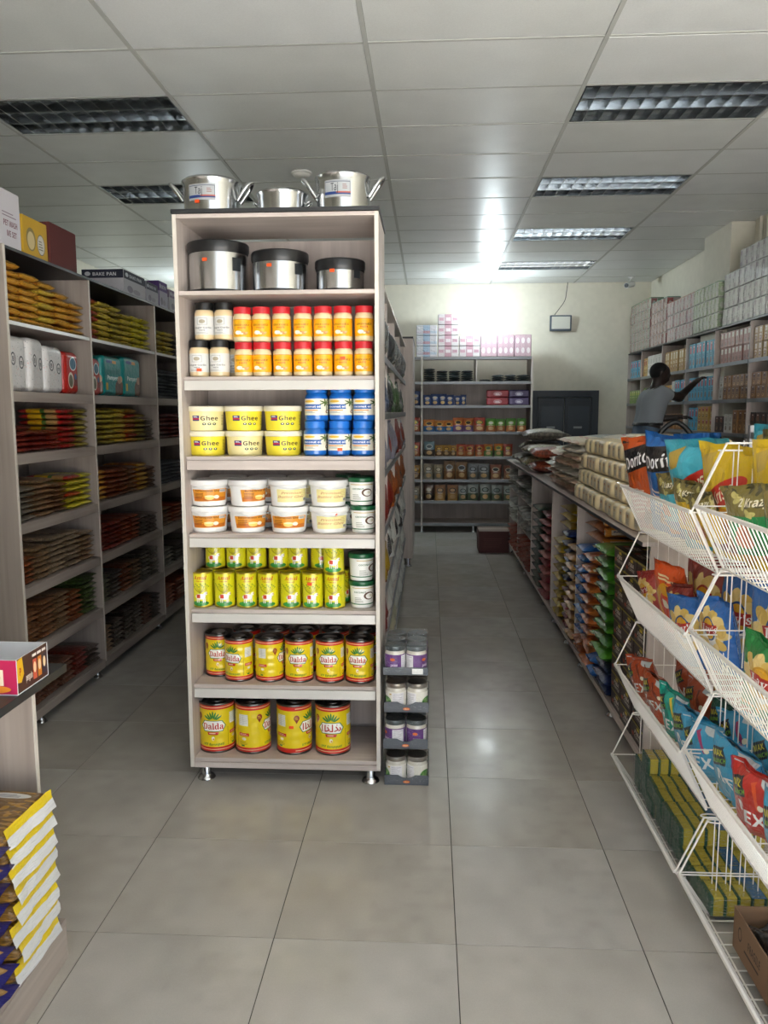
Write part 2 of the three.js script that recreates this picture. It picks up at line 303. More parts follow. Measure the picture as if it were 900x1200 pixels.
{ // left gondola, open to this aisle
  const t = thing('gondola_shelf', 'shade-toned tall gondola shelving full of packet goods along far aisle', 'shelf', 0, 0, 0);
  board('end_panel', t, -2.62, LX, 0.06, 2.56, LB[0] - 0.03, LB[0] - 0.012, shadedWood);
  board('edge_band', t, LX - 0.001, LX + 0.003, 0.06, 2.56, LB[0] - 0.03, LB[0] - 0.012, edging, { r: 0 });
  board('back_panel', t, -2.58, -2.565, 0.1, 2.54, LB[0] - 0.012, LB[4], shadedWood, { axis: 1 });
  LB.forEach((d, i) => { if (i) { board('upright', t, -2.565, LX, 0.1, 2.54, d - 0.009, d + 0.009, shadedWood); board('edge_band', t, LX, LX + 0.002, 0.1, 2.54, d - 0.009, d + 0.009, edging, { r: 0 }); } });
  for (let k = 0; k < 4; k++) {
    const a = (k ? LB[k] + 0.009 : LB[0] - 0.012), b = LB[k + 1] - 0.009;
    S.forEach((y, i) => {
      if (i === 7) return;
      board('shelf_board', t, -2.565, LX - 0.012, y - 0.018, y, a, b, shadedWood);
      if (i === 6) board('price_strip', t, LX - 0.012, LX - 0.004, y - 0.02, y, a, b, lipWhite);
      else board('price_strip', t, LX - 0.012, LX - 0.002, y - 0.055, y - 0.002, a, b, shadedWood);
    });
  }
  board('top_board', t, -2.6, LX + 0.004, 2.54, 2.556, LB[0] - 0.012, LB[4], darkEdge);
  for (const d of [4.2, 4.97, 6.17, 7.27, 8.3]) leg(t, LX - 0.05, d, 0.1, 0.8);
}
const BX = [-0.62, -0.105, 1.435], BY = [0.139, 0.46, 0.766, 1.094, 1.444, 1.815, 2.148, 2.49], BD = 11.42;
{ // back shelf
  const t = thing('back_shelf', 'grey shelving of pouches against the back wall with open top row', 'shelf', 0, 0, 0);
  const b = DB - 0.12;
  for (const x of BX) { board('upright', t, x - 0.012, x + 0.012, 0.1, 2.49, BD, b, wood); board('edge_band', t, x - 0.012, x + 0.012, 0.1, 2.49, BD - 0.002, BD, edging, { r: 0 }); }
  board('divider', t, 0.65, 0.668, 2.148, 2.49, BD, b, wood);
  board('back_panel', t, BX[0], BX[2], 0.12, 2.13, b - 0.012, b, wood, { axis: 1 });
  for (const y of BY) for (const k of [0, 1]) {
    board('shelf_board', t, BX[k] + 0.012, BX[k + 1] - 0.012, y - 0.018, y, BD + 0.004, b - 0.012, wood);
    board('price_strip', t, BX[k] + 0.012, BX[k + 1] - 0.012, y - 0.04, y - 0.001, BD - 0.004, BD + 0.004, greyMetal);
  }
  for (const x of [-0.1, 0.64, 1.4]) leg(t, x, BD + 0.03, 0.1, 0.8);
}
const RX = 2.9, RB = [5.6, 6.6, 7.56, 8.46, 9.38, 10.33, 11.31, 12.04];
{ // right wall shelving
  const t = thing('wall_shelf', 'grey wall shelving along the wall with the square column', 'shelf', 0, 0, 0);
  const xb = 2.965 + 0.2, cut = (d) => (d > 8.3 && d < 9.2 ? 2.965 : xb);
  RB.forEach((d) => board('upright', t, RX, cut(d), 0.05, 2.535, d - 0.01, d + 0.01, wood));
  for (let k = 0; k + 1 < RB.length; k++) {
    const a = RB[k] + 0.01, b = RB[k + 1] - 0.01, x1 = a > 8.2 && a < 9.3 || b > 8.4 && b < 9.2 ? 2.965 : xb;
    S.slice(0, 7).forEach((y) => { board('shelf_board', t, RX + 0.002, k === 2 || k === 3 ? 2.965 : xb, y - 0.018, y, a, b, wood); board('price_strip', t, RX - 0.006, RX + 0.002, y - 0.035, y, a, b, greyMetal); });
    board('top_board', t, RX - 0.004, k === 2 || k === 3 ? 2.965 : xb, 2.535, 2.553, a - 0.01, b + 0.01, darkEdge);
  }
}
const KX = 1.0, KT = 1.14, KB = [3.62, 4.35, 5.4, 6.5, 7.8, 9.0, 9.9];
{ // low counter gondola on the aisle
  const t = thing('counter_shelf', 'low wood counter gondola crammed with bright bags along the aisle', 'counter', 0, 0, 0);
  KB.forEach((d, i) => { if (i !== 1) board('upright', t, KX, 1.95, 0.13, KT - 0.02, d - 0.01, d + 0.01, wood); if (i !== 1) board('edge_band', t, KX - 0.002, KX, 0.13, KT - 0.02, d - 0.01, d + 0.01, edging, { r: 0 }); });
  board('back_panel', t, 1.45, 1.465, 0.13, KT - 0.02, KB[0], KB[6], wood);
  board('base_shelf', t, KX - 0.01, 1.95, 0.095, 0.13, KB[0] - 0.01, KB[6] + 0.01, wood);
  board('top_board', t, KX - 0.045, 1.99, KT - 0.02, KT, KB[0] - 0.03, KB[6] + 0.03, wood);
  board('top_edge', t, KX - 0.047, KX - 0.045, KT - 0.019, KT - 0.001, KB[0] - 0.03, KB[6] + 0.03, darkEdge, { r: 0 });
  for (let k = 4; k < 6; k++) for (const y of [0.47, 0.8]) board('shelf_board', t, KX + 0.01, 1.45, y - 0.018, y, KB[k] + 0.01, KB[k + 1] - 0.01, wood);
  for (const d of [3.75, 4.45, 5.35, 5.9, 6.5, 7.1, 7.8, 8.5, 9.2, 9.8]) { leg(t, KX + 0.045, d, 0.096, 0.8); leg(t, 1.88, d, 0.096, 0.8); }
}
{ // near counter beside the entrance
  const t = thing('low_counter', 'low wood counter unit by the entrance holding blue bags', 'counter', 0, 0, 0);
  const x1 = -1.14, e = 2.31;
  board('top_board', t, -1.62, x1 + 0.012, 0.92, 0.945, 0.2, e + 0.05, darkEdge);
  board('end_panel', t, -1.6, x1 - 0.07, 0.0, 0.919, e - 0.02, e - 0.002, shadedWood);
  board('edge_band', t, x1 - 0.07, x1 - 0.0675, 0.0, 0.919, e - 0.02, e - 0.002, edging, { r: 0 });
  board('end_panel', t, -1.6, x1 - 0.07, 0.0, 0.919, 0.2, 0.218, shadedWood);
  board('back_panel', t, -1.62, -1.6, 0, 0.919, 0.2, e, shadedWood);
  board('plinth', t, x1 - 0.018, x1, 0, 0.118, 0.218, e - 0.021, shadedWood); board('base_shelf', t, -1.6, x1 - 0.001, 0.1185, 0.136, 0.218, e - 0.02, shadedWood);
}
{ // tall shelving added out of view to keep daylight off the left gondola
  const t = thing('added_shade_shelf', 'added unseen tall shelf shading the packet gondola behind the low entrance counter', 'shelf', 0, 0, 0);
  board('side_panel', t, -2.1, -1.66, 0.0, 2.56, 2.83, 2.85, shadedWood); board('side_panel', t, -2.1, -1.66, 0.0, 2.56, 0.2, 0.22, shadedWood);
  board('back_panel', t, -1.66, -1.64, 0.0, 2.56, 0.2, 2.85, shadedWood, { axis: 1 });
  for (const y of S) board('shelf_board', t, -2.1, -1.66, y - 0.018, y, 0.22, 2.83, shadedWood);
}
// ---------- goods on the end display ----------
const tagMat = phys(0xf4581c, 0.5); tagMat.name = 'orange_price_tag';
function priceTag(t, x, y, z, turn = 0) { const p = part('price_tag', new RoundedBoxGeometry(0.022, 0.014, 0.002, 1, 0.0008), tagMat, t, x, y, z); p.rotation.y = turn; p.userData.label = 'orange price tag'; return p; }
{ // aluminium pots on top
  const alu = std(0xcdcfd1, 0.2, { metalness: 1 });
  const sticker = canvas(256, 96, (g, w, h) => {
    rect(g, 0, 0, w, h, '#a9adb0'); g.strokeStyle = '#2b3350'; g.lineWidth = 3; g.strokeRect(6, 10, w - 12, h - 26);
    rect(g, 0, 66, w, 16, '#223a78'); rect(g, 120, 66, 136, 8, '#b05a4a');
    text(g, 'Taj', 104, 40, 58, '#15181f', { bold: false }); lines(g, 180, 26, 50, 3, 10, 4, '#8a5a50');
  });
  const pots = [
    ['aluminium cooking pot with lid and orange price tag on the display top', -0.995, 0.128, 0.165, true, true],
    ['shallow lidded aluminium pan between two taller pots', -0.668, 0.112, 0.105, false, false],
    ['aluminium cooking pot with domed lid above the coconut oil side', -0.392, 0.121, 0.172, true, false]];
  for (const [label, x, r, h, big, tg] of pots) {
    const t = thing('cooking_pot', label, 'pot', x, 2.587, 3.51 + 0.115 + r, 'aluminium pots on the display top');
    part('body', lathe([[0.001, 0], [r * 0.9, 0], [r * 0.97, 0.012], [r, h * 0.9], [r * 1.05, h], [r * 1.05, h + 0.004], [r * 0.99, h + 0.002]], 40), alu, t);
    const lid = part('lid', lathe([[r * 1.03, h + 0.004], [r * 0.96, h + 0.012], [r * 0.5, h + 0.02], [0.001, h + 0.022]], 40), alu, t);
    part('knob', lathe([[0.008, 0], [0.008, 0.008], [0.016, 0.012], [0.012, 0.02], [0.001, 0.022]], 16), alu, lid, 0, h + 0.02, 0);
    for (const s of [-1, 1]) {
      const pts = big ? [[s * r * 0.98, h * 0.52, 0.028], [s * (r + 0.045), h * 0.92, 0.03], [s * (r + 0.062), h * 1.02, 0], [s * (r + 0.045), h * 0.92, -0.03], [s * r * 0.98, h * 0.52, -0.028]]
        : [[s * r * 0.98, h * 0.6, 0.02], [s * (r + 0.014), h * 0.7, 0.02], [s * (r + 0.014), h * 0.7, -0.02], [s * r * 0.98, h * 0.6, -0.02]];
      part('handle', new THREE.TubeGeometry(new THREE.CatmullRomCurve3(pts.map((p) => new THREE.Vector3(...p))), 20, big ? 0.009 : 0.005, 8), alu, t);
    }
    if (big) {
      const g = new THREE.CylinderGeometry(r * 0.995, r * 0.985, h * 0.42, 20, 1, true, -0.5 - 0.12, 1.0); g.translate(0, h * 0.62, 0);
      g.scale(1.012, 1, 1.012); part('sticker', g, std(0xffffff, 0.3, { map: sticker }), t).userData.label = 'printed maker sticker';
    }
    if (tg) priceTag(t, -0.035, h * 0.38, r * 0.975, -0.28);
  }
}
{ // steel canisters
  const lidM = std(0x17181a, 0.35), dark = std(0x1c2024, 0.4);
  [['largest steel canister with black lid beside two smaller ones', -0.951, 0.131, 0.222], ['middle-sized steel canister with black lid between two others', pxX(328.5, 318, 3.67), 0.123, 0.18], ['smallest steel canister with black lid of the three', pxX(398.5, 321, 3.67), 0.107, 0.142]].forEach(([label, x, r, h]) => {
    const t = thing('storage_canister', label, 'canister', x, 2.246, 3.67, 'steel canisters on the display');
    part('body', lathe([[0.001, 0], [r * 0.96, 0], [r, 0.01], [r, h - 0.045]], 44), steel, t);
    part('base_ring', lathe([[r * 0.985, 0], [r * 1.01, 0], [r * 1.01, 0.012], [r * 1.0, 0.014]], 44), lidM, t);
    part('lid', lathe([[r * 1.005, h - 0.05], [r * 1.02, h - 0.048], [r * 1.02, h - 0.036], [r * 1.05, h - 0.034], [r * 1.05, h - 0.006], [r * 1.02, h], [0.001, h + 0.002]], 44), lidM, t);
    const g = new THREE.CylinderGeometry(r * 1.004, r * 1.004, h * 0.26, 8, 1, true, 0.72, 0.34); g.translate(0, h * 0.55, 0); part('label', g, dark, t);
    priceTag(t, -r * 0.22, h * 0.62, r * 0.985, -0.22);
  });
}
{ // paste jars
  const paste = phys(0xe6cfa2, 0.35, { clearcoat: 0.8, clearcoatRoughness: 0.1 }), red = std(0xc8232c, 0.4), blk = std(0x141414, 0.4);
  const lab = canvas(512, 192, (g, w, h) => {
    for (const o of [0, 256]) {
      rect(g, o, 0, 256, h, '#f5b012'); rect(g, o, 0, 256, 8, '#e58d0c');
      text(g, 'GINGER GARLIC', o + 128, 62, 29, '#5b1f10', { fam: 'serif', max: 150 }); text(g, 'PASTE', o + 128, 92, 25, '#c43a22', { max: 90 });
      g.strokeStyle = '#c8881a'; g.lineWidth = 3; g.beginPath(); g.moveTo(o + 100, 36); g.quadraticCurveTo(o + 128, 24, o + 156, 36); g.stroke();
      blob(g, o + 96, 146, 30, 22, '#fff3dc'); blob(g, o + 86, 140, 14, 16, '#fffaf0'); blob(g, o + 148, 152, 26, 15, '#c98a4a', 0.4); blob(g, o + 172, 146, 14, 10, '#e2b077', -0.5); blob(g, o + 128, 158, 14, 10, '#fbe6c4');
    }
  });
  const wl = canvas(512, 192, (g, w, h) => {
    for (const o of [0, 256]) { rect(g, o, 0, 256, h, '#d9d9d6'); text(g, 'Ginger Garlic', o + 128, 120, 24, '#55565a', { fam: 'serif' }); text(g, 'PASTE', o + 128, 146, 18, '#77787c'); g.strokeStyle = '#8b8d90'; g.lineWidth = 3; g.strokeRect(o + 88, 22, 80, 66); blob(g, o + 128, 56, 26, 20, '#a79f8a'); lines(g, o + 70, 168, 110, 2, 9, 3, '#9a9a98'); }
  });
  const mk = (r, h, lidM, tex, name, group) => {
    const t = proto(name, 'jar', group);
    part('body', lathe([[0.001, 0], [r * 0.85, 0], [r, 0.008], [r, h * 0.62], [r * 0.99, h * 0.72], [r * 0.86, h * 0.78], [r * 0.86, h * 0.82]], 24), paste, t);
    part('label', lathe([[r * 1.006, h * 0.14], [r * 1.006, h * 0.64]], 24), phys(0xffffff, 0.4, { map: tex, clearcoat: 0.3 }), t);
    part('lid', lathe([[r * 0.9, h * 0.8], [r * 0.94, h * 0.8], [r * 0.94, h * 0.985], [r * 0.9, h], [0.001, h]], 24), lidM, t);
    return t;
  };
  const jr = mk(0.0425, 0.153, red, lab, 'paste_jar', 'red lidded paste jars'), jb = mk(0.045, 0.165, blk, wl, 'white_label_jar', 'black lidded paste jars');
  const D = 3.58 + 0.0425, at = (px) => pxX(px, 410, 3.63);
  [286, 307.5, 331.5, 355.3, 379, 402.7, 426.4].forEach((px, i) => {
    const j = put(jr, at(px), 1.879, D, `red-lidded yellow paste jar, lower tier, ${ORD[i]} from the black-lidded jars`, rr(-0.14, 0.14) - Math.PI / 2);
    if (i === 5) { const q = priceTag(j, 0.0435, 0.08, 0.0, Math.PI / 2); }
    put(jr, at(px) + rr(-0.003, 0.003), 2.0335, D, `red-lidded yellow paste jar, upper tier, ${ORD[i]} from the black-lidded jars`, rr(-0.14, 0.14) - Math.PI / 2);
  });
  [[233.5, 1.879, 0, 'in lower tier, end of the row'], [257.5, 1.879, 0, 'in lower tier, second from the row end'], [239.5, 2.045, 0.02, 'in upper tier, end of the row'], [262.5, 2.045, 0.02, 'in upper tier, next to red lids'], [273, 1.879, 0.09, 'standing behind the others beside a red-lidded jar'], [244, 1.879, 0.095, 'standing in the hidden row behind, lower tier']].forEach(([px, y, dd, w], i) => {
    const j = put(jb, at(px), y, D + 0.006 + dd, `black-lidded cream paste jar with white label ${w}`, rr(-0.3, 0.3) - Math.PI / 2);
    if (!i) priceTag(j, 0.047, 0.032, -0.012, Math.PI / 2 + 0.25);
  });
}
{ // ghee tubs
  const wrap = (bg) => canvas(768, 192, (g, w, h) => {
    rect(g, 0, 0, w, h, bg);
    for (const o of [0, 384]) {
      rect(g, o + 92, 46, 52, 56, '#3a2a6a'); rect(g, o + 92, 74, 52, 14, '#c22a3a'); lines(g, o + 100, 54, 34, 2, 8, 4, '#fff');
      text(g, 'Ghee', o + 216, 76, 62, '#4c3b22', { max: 130 });
      for (let k = 0; k < 3; k++) { blob(g, o + 178 + k * 36, 136, 13, 13, '#33402c'); blob(g, o + 178 + k * 36, 134, 5, 7, '#e9e6c8'); }
      lines(g, o + 316, 40, 56, 9, 13, 4, '#8d7c40');
    }
  });
  const lidM = phys(0xf1ead0, 0.35, { clearcoat: 0.3 }), r = 0.087, h = 0.113;
  const mk = (c, hex) => {
    const t = proto('ghee_tub', 'tub', 'yellow ghee tubs');
    part('body', lathe([[0.001, 0], [r * 0.86, 0], [r * 0.89, 0.004], [r * 0.955, h * 0.8], [r * 0.955, h * 0.84]], 32), phys(hex, 0.4), t);
    part('print', lathe([[r * 0.897, 0.008], [r * 0.959, h * 0.79]], 32), phys(0xffffff, 0.4, { map: wrap(c) }), t);
    part('lid', lathe([[r * 0.96, h * 0.78], [r * 1.02, h * 0.78], [r * 1.03, h * 0.84], [r * 1.03, h * 0.96], [r * 0.98, h], [r * 0.9, h * 0.97], [0.001, h * 0.97]], 32), lidM, t);
    return t;
  };
  const bright = mk('#f2df3c', 0xf2df3c), pale = mk('#efe2a4', 0xefe2a4), X = (px) => pxX(px, 505, 3.67);
  [[242.5, 0, bright, 'bright yellow ghee tub, lower tier, under a pale tub'], [286.5, 0, pale, 'pale cream ghee tub, lower tier, under a bright yellow tub'], [332, 0, bright, 'bright yellow ghee tub, lower tier, beside the coconut oil jars'],
    [241.5, 1, pale, 'pale cream ghee tub on top of a bright yellow tub'], [286, 1, bright, 'bright yellow ghee tub on top of the pale tub'], [332, 1, bright, 'bright yellow ghee tub, upper tier, beside the coconut oil jars']]
    .forEach(([px, k, p, l]) => put(p, X(px), 1.525 + k * h, 3.585 + r, l, rr(-0.2, 0.2) - Math.PI / 2 + 0.35));
}
{ // coconut oil jars
  const wrap = canvas(512, 192, (g, w, h) => {
    for (const o of [0, 256]) {
      rect(g, o, 0, 256, h, '#ece7d6'); rect(g, o, 64, 150, 56, '#2b5ea8'); blob(g, o + 60, 30, 44, 14, '#e8b93c');
      text(g, 'coconut oil', o + 82, 92, 34, '#ffffff', { max: 140 }); rect(g, o + 8, 128, 120, 14, '#e09a58'); lines(g, o + 12, 150, 100, 2, 12, 5, '#7a8aa0');
      g.strokeStyle = '#3c4a26'; g.lineWidth = 7; g.beginPath(); g.moveTo(o + 196, 170); g.quadraticCurveTo(o + 206, 100, o + 190, 44); g.stroke();
      for (let k = 0; k < 7; k++) blob(g, o + 190 + Math.cos(k * 0.9) * 26, 44 + Math.sin(k * 0.9) * 20, 28, 7, '#4a6a22', k * 0.9);
      blob(g, o + 212, 150, 22, 20, '#6b4426'); blob(g, o + 216, 150, 13, 12, '#fff');
    }
  });
  const blue = phys(0x1d6cc4, 0.3, { clearcoat: 0.6, clearcoatRoughness: 0.1 }), r = 0.0525, h = 0.158, t = proto('coconut_oil_jar', 'jar', 'blue coconut oil jars');
  part('body', lathe([[0.001, 0], [r * 0.9, 0], [r, 0.01], [r, h * 0.62], [r * 0.97, h * 0.7], [r * 0.8, h * 0.78], [r * 0.8, h * 0.8]], 28), blue, t);
  part('label', lathe([[r * 1.006, h * 0.16], [r * 1.006, h * 0.62]], 28), phys(0xffffff, 0.4, { map: wrap }), t);
  part('lid', lathe([[r * 0.84, h * 0.79], [r * 0.88, h * 0.8], [r * 0.88, h * 0.97], [r * 0.84, h], [0.001, h]], 28), phys(0x2576d2, 0.35), t);
  [369, 397.5, 425.4].forEach((px, i) => {
    const where = ['beside the ghee tubs', 'in the middle of three', 'at the row end away from ghee'][i];
    for (const k of [0, 1]) { const j = put(t, pxX(px + (k ? 2 : 0), 490, 3.63), 1.525 + k * h, 3.58 + r, `blue coconut oil jar, ${k ? 'upper' : 'lower'} tier, ${where}`, rr(-0.15, 0.15) - 1.2);
      if (!k && i === 1) priceTag(j, 0.052, 0.03, 0.014, Math.PI / 2 - 0.3); }
    for (const k of [0, 1]) put(t, pxX(px, 490, 3.63), 1.525 + k * h, 3.58 + 3 * r + 0.004, `blue coconut oil jar, back row, ${k ? 'upper' : 'lower'} tier, ${where}`, rr(-0.3, 0.3));
  });
}
{ // white buckets
  const A = canvas(768, 192, (g, w, h) => {
    rect(g, 0, 0, w, h, '#eeeeec');
    for (const o of [0, 384]) {
      poly(g, [[o + 52, 36], [o + 332, 28], [o + 322, 160], [o + 62, 166]], '#e2962a'); rect(g, o + 62, 118, 256, 40, '#c9701c');
      text(g, 'Butterlicious Ghee', o + 176, 48, 30, '#5a2a10', { max: 190 }); blob(g, o + 188, 122, 34, 26, '#f6cf6a'); blob(g, o + 188, 108, 34, 10, '#fbe6a6'); blob(g, o + 238, 116, 20, 20, '#f3ead8'); lines(g, o + 76, 74, 74, 5, 13, 6, '#8a4a16'); rect(g, o + 262, 36, 54, 30, '#f4f4f0'); for (let k = 0; k < 9; k++) rect(g, o + 266 + k * 5.4, 40, 2.4, 22, '#333');
    }
  });
  const Bt = canvas(768, 192, (g, w, h) => {
    rect(g, 0, 0, w, h, '#eeeeec');
    for (const o of [0, 384]) {
      rect(g, o + 70, 30, 250, 140, '#efe3a0'); text(g, 'Premium', o + 176, 70, 34, '#b5553a', { it: true, bold: false, fam: 'serif' }); text(g, 'Butter Ghee', o + 176, 112, 36, '#b5553a', { it: true, bold: false, fam: 'serif' });
      lines(g, o + 250, 50, 56, 4, 14, 4, '#c7a94e'); rect(g, o + 276, 128, 40, 34, '#dedbd0'); for (let k = 0; k < 7; k++) rect(g, o + 279 + k * 5, 131, 2.6, 26, '#222');
    }
  });
  const white = phys(0xf0efec, 0.35, { clearcoat: 0.2 }), r = 0.088, h = 0.122;
  const mk = (tex, name, group) => {
    const t = proto(name, 'bucket', group);
    part('body', lathe([[0.001, 0], [r * 0.84, 0], [r * 0.87, 0.005], [r * 0.96, h * 0.8], [r * 0.96, h * 0.84]], 32), white, t);
    part('print', lathe([[r * 0.883, 0.012], [r * 0.96, h * 0.76]], 32), phys(0xffffff, 0.4, { map: tex }), t);
    part('lid', lathe([[r * 0.96, h * 0.78], [r * 1.03, h * 0.78], [r * 1.04, h * 0.86], [r * 1.04, h * 0.96], [r * 0.99, h], [r * 0.9, h * 0.965], [0.001, h * 0.965]], 32), white, t);
    const c = new THREE.CatmullRomCurve3([[-r * 1.03, h * 0.74, 0], [-r * 0.9, h * 0.66, r * 0.62], [0, h * 0.7, r * 1.08], [r * 0.9, h * 0.66, r * 0.62], [r * 1.03, h * 0.74, 0]].map((p) => new THREE.Vector3(...p)));
    const hd = part('handle', new THREE.TubeGeometry(c, 24, 0.002, 6), white, t); hd.rotation.y = 2.2;
    return t;
  };
  const a = mk(A, 'orange_label_bucket', 'white buckets with orange labels'), b = mk(Bt, 'butter_ghee_bucket', 'white buckets with cream labels');
  const X = (px) => pxX(px, 595, 3.66);
  [[246, 0, a, 'white bucket with orange label, lower tier, at the end away from coconut tubs', 0], [291, 0, a, 'white bucket with orange label, lower tier, second from the row end', 0.3], [339, 0, a, 'white bucket with orange label, lower tier, beside a cream-label bucket', -0.1], [386, 0, b, 'white bucket with cream butter label and price tag, lower tier', 0.1],
    [246.5, 1, a, 'white bucket with orange label, upper tier, at the row end', 0.05], [291.5, 1, a, 'white bucket with orange label turned aside, upper tier, beside cream label', 0.7], [338.5, 1, b, 'white bucket with cream butter label standing on an orange-label bucket', 0.25], [385.5, 1, b, 'white bucket with cream butter label, upper tier, beside green-lidded tubs', 0.15]]
    .forEach(([px, k, p, l, rot]) => { const o = put(p, X(px), 1.173 + k * h, 3.652, l, rot - Math.PI / 2 + 0.25); if (px === 386) priceTag(o, 0.082, 0.085, -0.008, Math.PI / 2); });
  [252, 300, 347].forEach((px, i) => { for (const k of [0, 1]) put(i === 2 ? b : a, X(px) + 0.02, 1.173 + k * h, 3.839, `white bucket in the back row, ${k ? 'upper' : 'lower'} tier, ${['at the row end', 'in the middle', 'nearer the coconut tubs'][i]}`, 1.2); });
  // coconut butter tubs with green lids
  const C = canvas(512, 192, (g, w, h) => {
    for (const o of [0, 256]) { rect(g, o, 0, 256, h, '#efefea'); rect(g, o + 30, 14, 190, 6, '#c9a24a'); blob(g, o + 160, 92, 42, 38, '#5a3a22'); blob(g, o + 164, 94, 32, 28, '#fdfdf8'); blob(g, o + 176, 90, 16, 14, '#e8e4d4'); text(g, 'COCONUT', o + 90, 58, 22, '#2d5a2a', { max: 90 }); lines(g, o + 50, 110, 70, 4, 14, 5, '#8a8a80'); rect(g, o, 168, 256, 10, '#1e6a3a'); }
  });
  const green = phys(0x0f5a34, 0.35, { clearcoat: 0.3 }), cr = 0.058, ch = 0.128, ct = proto('coconut_tub', 'tub', 'green lidded coconut tubs');
  part('body', lathe([[0.001, 0], [cr * 0.86, 0], [cr * 0.88, 0.004], [cr * 0.96, ch * 0.84]], 28), white, ct);
  part('print', lathe([[cr * 0.893, 0.01], [cr * 0.962, ch * 0.8]], 28), phys(0xffffff, 0.4, { map: C }), ct);
  part('lid', lathe([[cr * 0.97, ch * 0.82], [cr * 1.05, ch * 0.82], [cr * 1.06, ch * 0.95], [cr, ch], [cr * 0.9, ch * 0.97], [0.001, ch * 0.97]], 28), green, ct);
  put(ct, pxX(425.5, 590, 3.64), 1.173, 3.585 + cr, 'green-lidded coconut tub, lower tier, beside the white buckets', -1.2);
  put(ct, pxX(423.5, 590, 3.64), 1.173 + ch, 3.585 + cr, 'green-lidded coconut tub, upper tier, beside the white buckets', -1.35);
  put(ct, pxX(404, 590, 3.64), 1.173, 3.8, 'green-lidded coconut tub in the row behind the buckets, lower tier', -1.2);
  put(ct, pxX(404, 590, 3.64), 1.173 + ch, 3.8, 'green-lidded coconut tub in the row behind the buckets, upper tier', -1.2);
  put(ct, pxX(424, 680, 3.64), 0.823, 3.585 + cr, 'green-lidded coconut tub standing beside the yellow milk tins', -1.2);
  put(ct, pxX(423.5, 680, 3.64), 0.823 + ch, 3.585 + cr, 'green-lidded coconut tub on top of another beside yellow milk tins', -0.7);
}
{ // yellow tins with a white cow
  const wrap = canvas(768, 384, (g, w, h) => {
    rect(g, 0, 0, w, h, '#ded61c');
    for (const o of [0, 384]) {
      text(g, 'Amul', o + 192, 48, 58, '#c4261e', { it: true, fam: 'serif' }); text(g, 'PURE GHEE', o + 192, 88, 18, '#b23020');
      g.strokeStyle = '#a89c14'; g.lineWidth = 5; for (let k = 0; k < 12; k++) { g.beginPath(); g.moveTo(o + 192, 230); g.quadraticCurveTo(o + 100 + k * 16, 180, o + 80 + k * 20, 120 + (k % 3) * 16); g.stroke(); blob(g, o + 80 + k * 20, 122 + (k % 3) * 16, 12, 8, '#8fa21c'); }
      blob(g, o + 192, 352, 110, 30, '#2f8a3a'); blob(g, o + 150, 350, 60, 22, '#3fa048');
      blob(g, o + 196, 270, 62, 34, '#f2f0ea'); blob(g, o + 258, 236, 26, 20, '#f2f0ea', -0.5); for (const lx of [150, 172, 226, 244]) rect(g, o + lx, 290, 12, 50, '#efece4');
      rect(g, o + 150, 244, 44, 44, '#d2452a'); blob(g, o + 276, 232, 10, 8, '#caa48a'); lines(g, o + 20, 120, 44, 7, 26, 6, '#a39a20');
    }
  });
  const gold = std(0xb9a648, 0.3, { metalness: 0.9 }), r = 0.0475, h = 0.1645, t = proto('milk_tin', 'tin', 'yellow cow tins');
  part('body', lathe([[r, 0.006], [r, h - 0.006]], 28), phys(0xffffff, 0.3, { map: wrap, clearcoat: 0.5, clearcoatRoughness: 0.12 }), t);
  part('base_rim', lathe([[0.001, 0.004], [r * 0.96, 0.004], [r * 0.98, 0], [r * 1.025, 0], [r * 1.025, 0.007], [r, 0.007]], 28), gold, t);
  part('lid', lathe([[r, h - 0.007], [r * 1.025, h - 0.007], [r * 1.025, h], [r * 0.97, h], [r * 0.93, h - 0.006], [0.001, h - 0.006]], 28), gold, t);
  const X = (px) => pxX(px, 690, 3.62);
  const px = [237.5, 263.5, 289, 314.5, 340.5, 366.5, 392.4];
  px.forEach((p, i) => {
    const o = ORD[6 - i], f = put(t, X(p), 0.823, 3.575 + r, `yellow cow tin, lower front row, ${o} from the coconut tubs`, rr(-0.15, 0.15) - Math.PI / 2 + (i === 2 || i === 4 ? 0.25 : 0));
    if (i === 5) priceTag(f, 0.048, 0.115, 0.004, Math.PI / 2);
    put(t, X(p) + 0.012, 0.823, 3.575 + 3.1 * r, `yellow cow tin, lower back row, ${o} from the coconut tubs`, rr(-0.5, 0.5));
    if (i < 6) put(t, X([244, 269, 293, 319.5, 342.5, 370][i]) + 0.012, 0.823 + h, 3.575 + 3.1 * r, `yellow cow tin stacked on the back row, ${o} from the coconut tubs`, rr(-0.15, 0.15) - Math.PI / 2 + (i === 5 ? 0.5 : 0));
    else put(t, X(391.5), 0.823 + h, 3.575 + r, 'yellow cow tin stacked at the front right above another tin by coconut tubs'.replace(' right', ''), -Math.PI / 2);
  });
}
